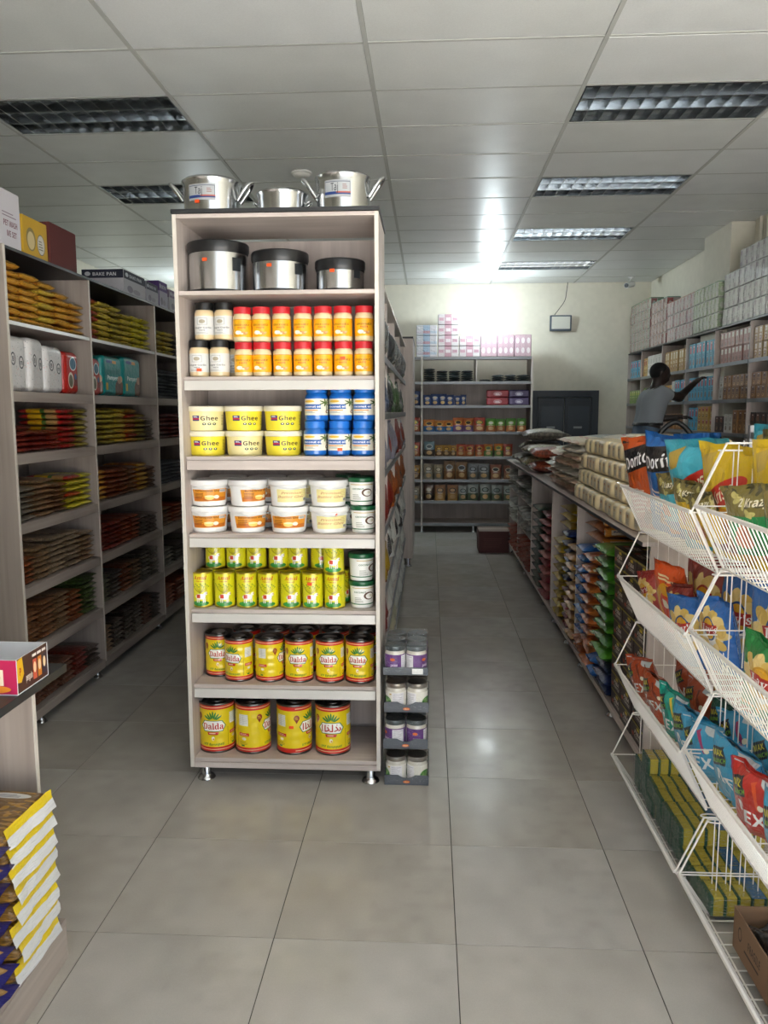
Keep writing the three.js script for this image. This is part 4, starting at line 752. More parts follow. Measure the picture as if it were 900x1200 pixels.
// ---------- near counter: biscuit bags and display carton ----------
{
  const flourTop = canvas(256, 384, (g, w, h) => { rect(g, 0, 0, w, h, '#7a5a2a'); for (let k = 0; k < 160; k++) blob(g, hash(k, 1, 9) * w, hash(k, 2, 9) * h, 18, 7, hash(k, 3, 9) > 0.5 ? '#b98a34' : '#8a6428', hash(k, 4, 9) * 3); blob(g, 190, 60, 44, 26, '#e2e2e0'); lines(g, 160, 48, 60, 3, 10, 4, '#6a6a80'); });
  const mid = printed(flourTop), yellow = film(0xe6c924, { bumpScale: 0.004 }), white = film(0xdcdde0, { bumpScale: 0.004 });
  const blueTex = canvas(256, 256, (g, w, h) => { rect(g, 0, 0, w, h, '#2a2a78'); for (let k = 0; k < 3; k++) for (let j = 0; j < 3; j++) { const x = 60 + j * 74, y = 50 + k * 80; g.save(); g.translate(x, y); g.rotate(0.2); rect(g, -22, -32, 44, 64, '#c89c5a'); rect(g, -18, -28, 36, 56, '#dcb878'); for (let q = 0; q < 9; q++) blob(g, -12 + (q % 3) * 12, -20 + ((q / 3) | 0) * 20, 2.5, 2.5, '#a87a3a'); g.restore(); } });
  const blue = printed(blueTex, { bumpScale: 0.004 });
  const n = 8, t = 0.0575;
  const endTex = canvas(256, 64, (g, w, h) => { rect(g, 0, 0, w, h, '#dcdde0'); rect(g, 0, 0, w, 30, '#e6c924'); });
  const endM = printed(endTex, { bumpScale: 0.004 });
  // pasta bags: gusseted blocks whose white and yellow ends face the aisle
  for (let k = 0; k < n; k++) {
    const b = thing('pasta_bag', `pasta bag with yellow and white end, ${k === n - 1 ? 'top of the stack' : k ? ORD[k] + ' up in stack' : 'bottom of the stack'} by the entrance counter`, 'bag', -1.34 + rr(-0.003, 0.003), 0.137 + k * t, 2.115 + rr(-0.006, 0.006), 'pasta bags on the entrance counter', rr(-0.05, 0.05));
    const g = new RoundedBoxGeometry(0.4, t * 0.98, 0.245, 4, 0.02), P = g.attributes.position;
    for (let i = 0; i < P.count; i++) { const x = P.getX(i), y = P.getY(i), z = P.getZ(i), e = Math.max(0, (x - 0.12) / 0.08); P.setXYZ(i, x, y * (1 - 0.3 * e * e) - 0.006 * e + (vnoise(x * 20 + 4, z * 20 + 3, k) - 0.5) * 0.006, z * (1 + 0.03 * e)); }
    g.computeVertexNormals(); part('body', g, mid, b, 0, t * 0.5, 0);
    const f = new THREE.PlaneGeometry(0.248, t * 1.06, 12, 3), Q = f.attributes.position;  // printed end flap, leaning out at its lower edge
    for (let i = 0; i < Q.count; i++) { const a = Q.getX(i), y = Q.getY(i); Q.setXYZ(i, 0.208 - y * 0.28 + (vnoise(a * 30 + 8, y * 60 + 4, k + 3) - 0.5) * 0.01, y * 0.9 + t * 0.5, -a); }
    f.computeVertexNormals(); part('end_flap', f, endM, b).userData.label = 'yellow and white printed end'; endM.side = THREE.DoubleSide;
  }
  for (let k = 0; k < 8; k++) {
    const m = solo('biscuit_bag', `dark blue biscuit bag, ${k === 7 ? 'top of its stack' : k ? ORD[k] + ' up in its stack' : 'bottom of its stack'} beside the pasta bags`, 'bag', bag(0.23, 0.4, 0.046, { lie: true, p: 3, e: 0.3, seal: 0.05, s: 1 + k % 3, nu: 10, nv: 10 }), blue, -1.325 + rr(-0.012, 0.012), 0.137 + k * 0.057, 1.855 + rr(-0.008, 0.008), 'blue biscuit bags on the entrance counter');
    m.rotation.y = Math.PI / 2 + rr(-0.08, 0.08);
  }
  // open display carton on top with bars inside
  const X0 = -1.42, X1 = -1.132, A = 2.07, B = 2.25, H = 0.1, y0 = 0.9455;
  const t1 = thing('display_carton', 'open pink and brown display carton on the entrance counter', 'box', (X0 + X1) / 2, y0, (A + B) / 2);
  const W = X1 - X0, L = B - A, inner = std(0xd7dbe0, 0.6);
  const pink = std(0xffffff, 0.5, { map: canvas(256, 128, (g, w, h) => { rect(g, 0, 0, w, h, '#b01d4e'); blob(g, 120, 70, 44, 52, '#e9d5c4'); text(g, 'Jelly', 120, 62, 34, '#5a3a40'); text(g, 'tot', 126, 92, 28, '#5a3a40'); rect(g, 176, 36, 46, 60, '#e6d3bc'); lines(g, 180, 44, 36, 5, 10, 4, '#b58a70'); blob(g, 200, 110, 40, 14, '#e08a2a'); }) });
  const brn = std(0xffffff, 0.5, { map: canvas(256, 96, (g, w, h) => { rect(g, 0, 0, w, h, '#4a2a22'); poly(g, [[0, 4], [44, 0], [54, 50], [30, 70], [0, 66]], '#dba81c'); text(g, 'P', 24, 38, 30, '#a02a1a'); text(g, 'penguin', 96, 66, 26, '#e9ded2', { max: 56 }); [['#c4513a', 130], ['#d07a2a', 172], ['#3a2a3a', 214]].forEach(([c, x]) => { rect(g, x, 26, 32, 58, c); blob(g, x + 16, 50, 12, 16, '#e6c9a0'); rect(g, x - 2, 10, 34, 8, '#e8e0d8'); }); }) });
  part('base', new THREE.BoxGeometry(W, 0.003, L), inner, t1, 0, 0.0015, 0);
  part('front', new THREE.BoxGeometry(W, H - 0.003, 0.004), [inner, inner, inner, inner, pink, inner], t1, 0, H / 2 + 0.0015, L / 2 - 0.002);
  part('back', new THREE.BoxGeometry(W, H - 0.003, 0.004), inner, t1, 0, H / 2 + 0.0015, -L / 2 + 0.002);
  part('side', new THREE.BoxGeometry(0.004, H - 0.003, L - 0.008), [brn, inner, inner, inner, inner, inner], t1, W / 2 - 0.002, H / 2 + 0.0015, 0);
  part('side', new THREE.BoxGeometry(0.004, H - 0.003, L - 0.008), inner, t1, -W / 2 + 0.002, H / 2 + 0.0015, 0);
  const barM = [printed(canvas(64, 96, (g) => { rect(g, 0, 0, 64, 96, '#6a3a22'); rect(g, 0, 30, 64, 30, '#b5742a'); })), film(0x3a2620), film(0x8a4a2a)];
  for (let k = 0; k < 10; k++) { const m = solo('chocolate_bar', 'wrapped chocolate bar inside the open display carton', 'chocolate bar', bag(0.027, 0.11, 0.016, { lie: true, nu: 5, nv: 6 }), barM[k % 3], (X0 + X1) / 2 - 0.06 + (k % 2) * 0.12, y0 + 0.004 + ((k / 5) | 0) * 0.017, A + 0.03 + (k % 5) * 0.031, 'chocolate bars in the display carton'); m.rotation.y = Math.PI / 2; }
}
// ---------- packets on the aisle side of the middle gondola ----------
{
  const gy = [0.13, 0.42, 0.72, 1.07, 1.40, 1.72, 2.03];
  const silver = phys(0xb9bfc4, 0.25, { metalness: 0.85, bumpMap: crinkle, bumpScale: 0.012 }), pale = film(0xdedfda), clearish = film(0xc9c6ac), bluep = film(0x3b4a6a), greenp = film(0x3d5a34), yel = film(0xb99a2a), rd = film(0x8e2c22), org = film(0xa85a2a), lilac = film(0x8c8a9c), dk = film(0x3c3f44);
  const rows = [
    [0, [['clear yellow-topped', [clearish, yel]], ['olive', [clearish]], ['pale clear', [pale]], ['white clear', [pale]]]],
    [1, [['red', [rd]], ['clear white', [pale]], ['white', [pale]], ['clear pale', [pale]]]],
    [2, [['yellow and red', [yel, rd]], ['silvery white', [pale, silver]], ['silver white', [silver, pale]], ['white film', [pale]]]],
    [3, [['dark red', [rd, dk]], ['amber red', [org, rd]], ['orange', [org]], ['pale orange', [org, dk]]]],
    [4, [['lilac', [lilac]], ['pinkish', [lilac, rd]], ['red', [rd]], ['soft red', [rd, lilac]]]],
    [5, [['slate blue', [bluep, lilac]], ['dark green', [greenp, dk]], ['green', [greenp]], ['leaf green', [greenp, dk]]]],
    [6, [['crinkled silver', [silver]], ['crinkled dark silver', [silver, dk]], ['silver', [silver]], ['plain silver', [silver, dk]]]]];
  const ds = [3.978, 5.04, 6.12, 7.22];
  for (const [lv, secs] of rows) secs.forEach(([words, ms], k) => {
    const nm = `${words} packet on ${['bottom', 'second', 'third', 'fourth', 'fifth', 'sixth', 'top'][lv]} gondola shelf, ${ORD[k]} section past display`, h = lv === 6 ? 0.25 : lv < 2 ? 0.24 : 0.26;
    for (let j = 0; j < 5; j++) {
      const o = solo('gondola_packet', `${nm}, ${ORD[j]} along`, 'packet', bag(0.19, h, 0.12, { stand: lv !== 6, p: 2.4, s: 1 + (j + k) % 3, wr: 0.14 }), ms[j % ms.length], -0.312 + rr(-0.012, 0.012), gy[lv] + 0.001, ds[k] + 0.11 + j * 0.2, nm.replace('packet on', 'packets on'));
      o.rotation.y = Math.PI / 2 + rr(-0.12, 0.12);
    }
  });
}
// ---------- back shelf ----------
{
  const pouchCell = sheet(6, 3, 128, 176), pouchTex = (bg, mid, spot, low) => pouchCell(128, 176, (g, w, h) => { rect(g, 0, 0, w, h, bg); rect(g, 0, 96, w, 80, low); blob(g, 64, 60, 40, 26, mid); blob(g, 64, 60, 30, 18, spot); blob(g, 64, 132, 34, 24, '#c8a06a'); lines(g, 34, 86, 60, 2, 8, 3, '#efe6d0'); rect(g, 0, 0, w, 12, bg); });
  const P = {
    org: printed(pouchTex('#c4682a', '#e2b83a', '#4a3a1a', '#b87a3a')), orgb: printed(pouchTex('#c87a2c', '#e0b040', '#3a2a1a', '#3a6a9a')), orgp: printed(pouchTex('#c0622a', '#d8a83a', '#40301a', '#6a4a7a')), red: printed(pouchTex('#b8422a', '#4a7a3a', '#e0c050', '#a05a3a')), green: printed(pouchTex('#5a9a3a', '#9ac45a', '#e8e8d8', '#b06a3a')),
    blue: printed(pouchTex('#2a3f74', '#8a9ac0', '#d8c0a0', '#223a6a')), redy: printed(pouchTex('#b84a2a', '#d8b83a', '#7a2a1a', '#b8622a')), orgg: printed(pouchTex('#c8722a', '#b0c040', '#4a5a2a', '#5a7a3a')), yel: printed(pouchTex('#b8862a', '#3a2a1a', '#d8a83a', '#6a4a2a')),
    kraft: printed(pouchTex('#9a7450', '#b8bcc0', '#2a2a2a', '#8a5a30')), silver: printed(pouchTex('#8a8e92', '#2c2e30', '#9aa0a4', '#6a6a66')), red2: printed(pouchTex('#8a4a34', '#c8b89a', '#2a2a2a', '#8a5a3a')), whiteg: printed(pouchTex('#aab2ae', '#2e3a36', '#8a9a92', '#5a6a50')), brown: printed(pouchTex('#5a3426', '#a08a6a', '#e0d8c8', '#3a241c')), tanp: printed(pouchTex('#a8744a', '#2e2e2a', '#c8a070', '#b88a4a')), teal: printed(pouchTex('#7a94a0', '#c8d0d0', '#5a6a70', '#4a4038')), cream: printed(pouchTex('#a89a80', '#5a5248', '#cfc6b0', '#8a8474')),
  };
  const px2x = (px) => (px - 494) / 128 * 1.535 - 0.105;
  const row = (lv, y, list) => { const n = {}; list.forEach(([m, px, wpx, hpx, words]) => {
    const k = n[words] = (n[words] || 0) + 1, w = wpx * 0.01195, h = hpx * 0.01235, many = list.filter((q) => q[4] === words).length;
    const label = `${words} pouch on back shelf, ${lv} row` + (many > 1 ? `, ${ORD[k - 1]} along from the end unit` : '');
    const o = solo('food_pouch', label, 'pouch', bag(w, h, Math.min(0.09, w * 0.5), { stand: true, p: 2.6, s: 1 + k % 3, seal: 0.06 }), P[m], px2x(px), y + 0.001, BD + 0.06, `pouches on back shelf, ${lv} row`); o.rotation.y = rr(-0.08, 0.08);
  }); };
  row('bottom', BY[1], [['brown', 502.5, 12, 19, 'dark brown'], ['tanp', 516, 13, 18, 'tan and gold'], ['tanp', 531, 13, 18, 'tan and gold'], ['whiteg', 543.5, 11, 17, 'white and green'], ['whiteg', 555.5, 13, 19, 'white and green'], ['whiteg', 570, 13, 19, 'white and green'], ['whiteg', 583.5, 13, 18, 'white and green'], ['whiteg', 597, 11, 17, 'white and green']]);
  row('second', BY[2], [['cream', 502, 12, 18, 'cream'], ['cream', 514, 11, 17, 'cream'], ['kraft', 527, 14, 21, 'kraft paper'], ['kraft', 541.5, 14, 20, 'kraft paper'], ['silver', 555, 12, 18, 'silver'], ['silver', 568, 14, 18, 'silver'], ['red2', 582, 14, 17, 'rust'], ['red2', 597, 12, 16, 'rust']]);
  row('third', BY[3], [['teal', 503, 13, 17, 'grey blue'], ['yel', 514.5, 10, 13, 'yellow and black'], ['yel', 523.5, 10, 13, 'yellow and black'], ['yel', 531.5, 8, 12.5, 'yellow and black'], ['redy', 540.5, 11, 14, 'red and yellow'], ['redy', 551, 11, 13.5, 'red and yellow'], ['redy', 562.5, 11, 13.5, 'red and yellow'], ['orgg', 573, 11, 14, 'orange and green'], ['orgg', 585, 11, 14.5, 'orange and green'], ['red', 596, 11, 14, 'red']]);
  row('fourth', BY[4], [['orgb', 502.5, 14, 14, 'orange and blue'], ['orgb', 515, 12, 13, 'orange and blue'], ['orgb', 526, 11, 13, 'orange and blue'], ['orgp', 537, 13, 16, 'orange and purple'], ['orgp', 549, 12, 15.5, 'orange and purple'], ['red', 562, 14, 16, 'red and green'], ['green', 575.5, 12, 15, 'green and orange'], ['green', 587, 11, 14.5, 'green and orange'], ['green', 599, 12, 15, 'green and orange'], ['green', 611.5, 11, 15, 'green and orange']]);
  row('fifth', BY[5], [['blue', 500.5, 10, 12, 'dark blue'], ['blue', 509.5, 10, 13, 'dark blue'], ['blue', 518.5, 10, 13, 'dark blue'], ['blue', 527, 10, 12, 'dark blue'], ['blue', 536, 8, 11, 'dark blue'], ['blue', 543, 7, 12, 'dark blue']]);
  // narrow side bay beyond the upright
  [[1, 'cream'], [2, 'yel'], [3, 'red'], [4, 'red'], [5, 'blue']].forEach(([i, m]) => { for (const k of [0, 1]) solo('food_pouch', `printed pouch in the narrow back shelf bay, ${['', 'bottom', 'second', 'third', 'fourth', 'fifth'][i]} row, ${k ? 'beside the end unit' : 'beside the upright'}`, 'pouch', bag(0.15, 0.2, 0.06, { stand: true, s: 2 }), P[m], -0.2 - k * 0.17, BY[i] + 0.001, BD + 0.06); });
  const wipe = (c, c2) => std(0xffffff, 0.35, { map: canvas(128, 64, (g) => { rect(g, 0, 0, 128, 64, c); blob(g, 64, 34, 26, 20, c2); lines(g, 50, 30, 28, 2, 8, 4, '#fff'); rect(g, 0, 0, 20, 64, '#ffffff22'); }) });
  const wr = wipe('#a02a34', '#c88a90'), wp = wipe('#4a3a66', '#9a92b0');
  for (const [m, px, w, words] of [[wr, 583, 26, 'red'], [wp, 608, 24, 'purple']]) for (const k of [0, 1]) { const o = solo('wipes_pack', `${words} wipes pack, ${k ? 'upper' : 'lower'} of two on the back shelf`, 'pack', new RoundedBoxGeometry(w * 0.0119, 0.105, 0.12, 3, 0.02), m, px2x(px), BY[5] + 0.0535 + k * 0.107, BD + 0.09, 'wipes packs on the back shelf'); }
  // flat dark packets in the open top row
  const dk = [film(0x4a5c66), film(0x3a4850), film(0x5c6c72)];
  for (let c = 0; c < 4; c++) for (let k = 0; k < 6 - (c > 0 ? 1 : 0); k++) { const o = solo('film_packet', `dark film packet ${ORD[k]} up, ${ORD[c]} pile from the upright on the open top row`, 'packet', bag(0.158, 0.26, 0.027, { lie: true, p: 3, s: 1 + k % 3 }), dk[k % 3], 0.0 + c * 0.178, BY[6] + 0.001 + k * 0.031, BD + 0.17, `dark film packets, ${ORD[c]} pile`); o.rotation.y = rr(-0.1, 0.1); }
  for (let c = 0; c < 4; c++) for (let k = 0; k < (c ? 3 : 1); k++) { const o = solo('film_packet', `dark film packet ${ORD[k]} up, ${ORD[c]} low pile past the divider on the open top row`, 'packet', bag(0.158, 0.26, 0.027, { lie: true, p: 3, s: 1 + k % 3 }), dk[(k + 1) % 3], 0.79 + c * 0.178, BY[6] + 0.001 + k * 0.031, BD + 0.17, `dark film packets, ${ORD[c]} low pile`); o.rotation.y = rr(-0.1, 0.1); }
  // wrapped tissue packs on top
  const tissue = canvas(192, 96, (g, w, h) => { for (let k = 0; k < 3; k++) { rect(g, k * 64, 0, 62, h, '#c8a9b4'); blob(g, k * 64 + 31, 26, 20, 13, '#e6dde0'); blob(g, k * 64 + 31, 70, 20, 13, '#e6dde0'); rect(g, k * 64 + 62, 0, 2, h, '#8f7a84'); } });
  const tissue2 = canvas(192, 96, (g, w, h) => { for (let k = 0; k < 3; k++) { rect(g, k * 64, 0, 62, h, ['#c9ccd2', '#9fb4cc', '#d2cfd4'][k]); rect(g, k * 64, 52, 62, 24, ['#c2bcc8', '#b8909c', '#b6c2d0'][k]); rect(g, k * 64 + 62, 0, 2, h, '#8f8f9a'); } });
  const tissue3 = canvas(192, 96, (g, w, h) => { for (let k = 0; k < 3; k++) { rect(g, k * 64, 0, 62, h, ['#d6cdd0', '#c49aa6', '#d9d2d4'][k]); rect(g, k * 64 + 8, 30, 46, 30, ['#c8a0ac', '#ded2d6', '#c29aa8'][k]); rect(g, k * 64 + 62, 0, 2, h, '#9a8890'); } });
  const tm = [tissue, tissue2, tissue3].map((m) => phys(0xffffff, 0.25, { map: m, clearcoat: 0.8, clearcoatRoughness: 0.1, bumpMap: crinkle, bumpScale: 0.006 }));
  const tp = (m, x, k, w, h, words) => solo('tissue_pack', words, 'pack', new RoundedBoxGeometry(w, h, 0.26, 2, 0.012), tm[m], x, BY[7] + h / 2 + 0.001 + k * (h + 0.002), BD + 0.16, 'wrapped tissue packs on the back shelf');
  for (let k = 0; k < 3; k++) tp(1, -0.04, k, 0.29, 0.145, `pale blue tissue pack, ${['bottom', 'middle', 'top'][k]} of the three beside the tallest pile`);
  for (let k = 0; k < 4; k++) tp(2, 0.262, k, 0.29, 0.145, `pink and white tissue pack, ${['bottom', 'second', 'third', 'top'][k]} of the tallest pile on back shelf`);
  for (let k = 0; k < 2; k++) tp(2, 0.562, k, 0.29, 0.145, `pink and white tissue pack, ${['lower', 'upper'][k]} of the pair beside the tallest pile`);
  for (let k = 0; k < 3; k++) tp(0, 0.83 + k * 0.237, 0, 0.232, 0.3, `tall pink tissue pack, ${ORD[k]} from the pair of low packs`);
}
{ // brown carton on the floor
  const t = thing('floor_carton', 'reddish brown carton on the floor by the back shelf', 'box', 0.8, 0, 9.95), c = std(0x5a3430, 0.7), c2 = std(0x8f7f78, 0.7);
  part('body', new RoundedBoxGeometry(0.37, 0.265, 0.4, 1, 0.004), c, t, 0, 0.133, 0);
  for (const s of [-1, 1]) part('flap', new RoundedBoxGeometry(0.368, 0.004, 0.198, 1, 0.001), c2, t, 0, 0.2675, s * 0.1);
  part('tape', new THREE.BoxGeometry(0.372, 0.001, 0.05), std(0xa8957a, 0.4), t, 0, 0.2703, 0);
  const pr = part('print', new THREE.PlaneGeometry(0.3, 0.16), std(0xffffff, 0.7, { map: canvas(128, 64, (g) => { rect(g, 0, 0, 128, 64, '#5a3430'); lines(g, 10, 12, 100, 5, 10, 3, '#6e4640'); }) }), t, 0, 0.13, 0.2006);
}
// ---------- right wall shelving ----------
{
  const boxCell = sheet(4, 2, 96, 128), boxTex = (bg, top, spot, band) => boxCell(96, 128, (g, w, h) => { rect(g, 0, 0, w, h, bg); rect(g, 24, 10, 48, 40, top); rect(g, 32, 14, 30, 6, '#f0e0e0'); blob(g, 48, 96, 20, 16, spot); blob(g, 44, 92, 8, 7, band); lines(g, 20, 62, 56, 2, 8, 4, band); });
  const m = (t) => phys(0xffffff, 0.35, { map: t, clearcoat: 0.6, clearcoatRoughness: 0.1, bumpMap: crinkle, bumpScale: 0.003 });
  const K = { blue: m(boxTex('#4ea6c8', '#b4455a', '#8a6a48', '#2c6a90')), yellow: m(boxTex('#c8a04a', '#a8423a', '#7a5a30', '#e8d8a0')), white: m(boxTex('#d8d6d0', '#b8b4ac', '#8a7a60', '#9a9690')), kraft: m(boxTex('#9a6a3c', '#6a3c20', '#d0a060', '#5a3018')), pinkish: m(boxTex('#a8645a', '#d8c8b8', '#6a3a30', '#8a4a40')), choc: m(boxTex('#3a2824', '#7a4a34', '#a08060', '#5a3a2e')), green: m(boxTex('#6a8a3a', '#c0c85a', '#3a5a2a', '#e0e0a0')), clearb: m(boxTex('#b08a4a', '#d8c8a0', '#8a5a2a', '#e8dcc0')) };
  const shelfBoxes = (bay, lv, list, rows = 1) => {
    const a = RB[bay] + 0.03, b = RB[bay + 1] - 0.02; let d = a; const lvn = ['bottom', 'second', 'third', 'fourth', 'fifth', 'sixth', 'seventh'][lv];
    const bn = ['first', 'first', 'first', 'second', 'third', 'fourth', 'fifth'][bay], bays = `bay ${['nearest entrance', 'before the column bay', 'just before the column', 'in front of the column', 'just past the column', 'second past the column', 'in the corner'][bay]}`.replace('bay nearest', 'bay next to');
    for (const [k, n, w, h, words] of list) {
      if (k) for (let i = 0; i < n; i++) for (let r = 0; r < rows; r++) {
        if (d + (i + 1) * w > b + 0.01) break;
        const g = new RoundedBoxGeometry(w * 0.94, h, 0.15, 1, 0.004);
        const o = solo('grocery_box', `${words} box on ${lvn} wall shelf, ${bays}, ${rows > 1 ? (r ? 'upper ' : 'lower ') : ''}${ORD[i]} along`, 'box', g, K[k], RX + 0.085 + rr(-0.006, 0.006), S[lv] + h / 2 + 0.001 + r * (h + 0.001), d + (i + 0.5) * w, `${words} boxes on ${lvn} wall shelf, ${bays}`);
        o.rotation.y = -Math.PI / 2; o.geometry = new RoundedBoxGeometry(w * 0.94, h, 0.12, 1, 0.004);
      }
      d += n * w;
    }
  };
  // top-row boxes under the top board (S[6]), then S[5], S[4], S[3]
  shelfBoxes(2, 6, [['pinkish', 9, 0.098, 0.15, 'pink brown']], 2);
  shelfBoxes(1, 6, [['clearb', 9, 0.1, 0.14, 'tan and clear']], 2);
  shelfBoxes(3, 6, [['blue', 8, 0.105, 0.27, 'sky blue']]);
  shelfBoxes(4, 6, [['clearb', 8, 0.11, 0.25, 'golden wrapped']]);
  shelfBoxes(5, 6, [['white', 6, 0.12, 0.26, 'white'], ['yellow', 2, 0.1, 0.24, 'tan yellow']]);
  shelfBoxes(6, 6, [['yellow', 1, 0.12, 0.24, 'yellow'], ['blue', 4, 0.13, 0.24, 'pale blue']]);
  shelfBoxes(3, 5, [['blue', 8, 0.105, 0.25, 'sky blue']]);
  shelfBoxes(4, 5, [['blue', 4, 0.11, 0.25, 'mid blue'], ['white', 1, 0.11, 0.24, 'pale'], ['yellow', 3, 0.11, 0.2, 'ochre yellow']]);
  shelfBoxes(5, 5, [['green', 8, 0.11, 0.2, 'green']]); shelfBoxes(6, 5, [['green', 6, 0.11, 0.18, 'dark green']]);
  shelfBoxes(2, 5, [['kraft', 6, 0.11, 0.115, 'brown'], ['white', 2, 0.11, 0.115, 'white']], 2);
  shelfBoxes(1, 5, [['kraft', 8, 0.115, 0.115, 'kraft brown']], 2);
  shelfBoxes(3, 4, [['yellow', 4, 0.12, 0.13, 'mustard'], ], 2); shelfBoxes(3, 4, [[null, 4, 0.12, 0.1, ''], ['blue', 3, 0.105, 0.25, 'light blue']]);
  shelfBoxes(2, 4, [['kraft', 3, 0.12, 0.22, 'tall brown'], ['white', 2, 0.12, 0.18, 'off-white'], ['choc', 3, 0.12, 0.16, 'dark chocolate']]);
  shelfBoxes(1, 4, [['choc', 8, 0.11, 0.2, 'chocolate']]);
  shelfBoxes(4, 4, [['kraft', 6, 0.12, 0.18, 'kraft']]); shelfBoxes(5, 4, [['green', 7, 0.12, 0.14, 'olive']]);
  shelfBoxes(2, 3, [['choc', 8, 0.11, 0.2, 'deep brown']]); shelfBoxes(3, 3, [['kraft', 7, 0.12, 0.2, 'ochre']]);
  // shrink-wrapped stacks on the top board
  const shr = (t) => phys(0xffffff, 0.2, { map: t, clearcoat: 1, clearcoatRoughness: 0.06, bumpMap: crinkle, bumpScale: 0.012 });
  const packCell = sheet(3, 2, 96, 96), tt = (a, b, c) => packCell(96, 96, (g, w, h) => { rect(g, 0, 0, w, h, a); rect(g, 4, 8, 40, 80, b); rect(g, 52, 8, 40, 80, c); blob(g, 24, 50, 12, 20, a); blob(g, 72, 46, 12, 20, a); });
  const N = { pinkw: shr(tt('#d2c6c6', '#c49aa0', '#cfc4c4')), wht: shr(tt('#cfcfcf', '#b4aeb2', '#d4d2d2')), grn: shr(tt('#c8cfc0', '#a9bb98', '#d0d2c8')), red: shr(tt('#c4b4b0', '#a85a58', '#c8bcb8')), mixed: shr(tt('#bfb8b2', '#a86a6a', '#8aa08a')) };
  const stack = (d0, d1, w, h, rows, k, words, topTex) => {
    const n = Math.max(1, Math.round((d1 - d0) / w)), ww = (d1 - d0) / n;
    for (let i = 0; i < n; i++) for (let r = 0; r < rows(i); r++) {
      const o = solo('wrapped_pack', `${words}, ${ORD[r]} layer up, ${i < 10 ? ORD[i] + ' along' : ORD[n - 1 - i] + ' from far end'}`, 'pack', new RoundedBoxGeometry(0.17, h, ww * 0.96, 1, 0.008), N[k], RX + 0.09 + rr(-0.006, 0.006) + (d0 > 8.2 && d0 < 9.2 ? -0.03 : 0), 2.554 + h / 2 + r * (h + 0.0015), d0 + (i + 0.5) * ww, `${words}s, ${ORD[r]} layer`);
      if (topTex && r === rows(i) - 1) { const c = part('coloured_top', new RoundedBoxGeometry(0.165, 0.006, ww * 0.94, 1, 0.002), topTex, o, 0, h / 2 + 0.001, 0); }
    }
  };
  const greenTop = std(0x2f7a4a, 0.5), tealTop = std(0x2f8a7a, 0.5), orangeTop = std(0xa85a44, 0.5);
  stack(6.0, 8.3, 0.125, 0.165, (i) => (i > 14 ? 3 : i > 10 ? 4 : 4), 'wht', 'silvery shrink-wrapped pack on top before the column');
  stack(8.36, 9.12, 0.105, 0.15, (i) => (i < 4 ? 3 : 3), 'grn', 'pale green wrapped pack on top in front of the column', greenTop);
  stack(9.2, 10.2, 0.13, 0.155, (i) => (i < 3 ? 3 : 3), 'pinkw', 'pink white wrapped pack on top past the column', orangeTop);
  stack(10.25, 10.95, 0.14, 0.14, () => 4, 'red', 'red and white wrapped pack on top farther past the column', tealTop);
  stack(10.97, 12.0, 0.17, 0.13, (i) => (i < 2 ? 5 : 5), 'mixed', 'mixed red wrapped pack on top in the corner', greenTop);
}
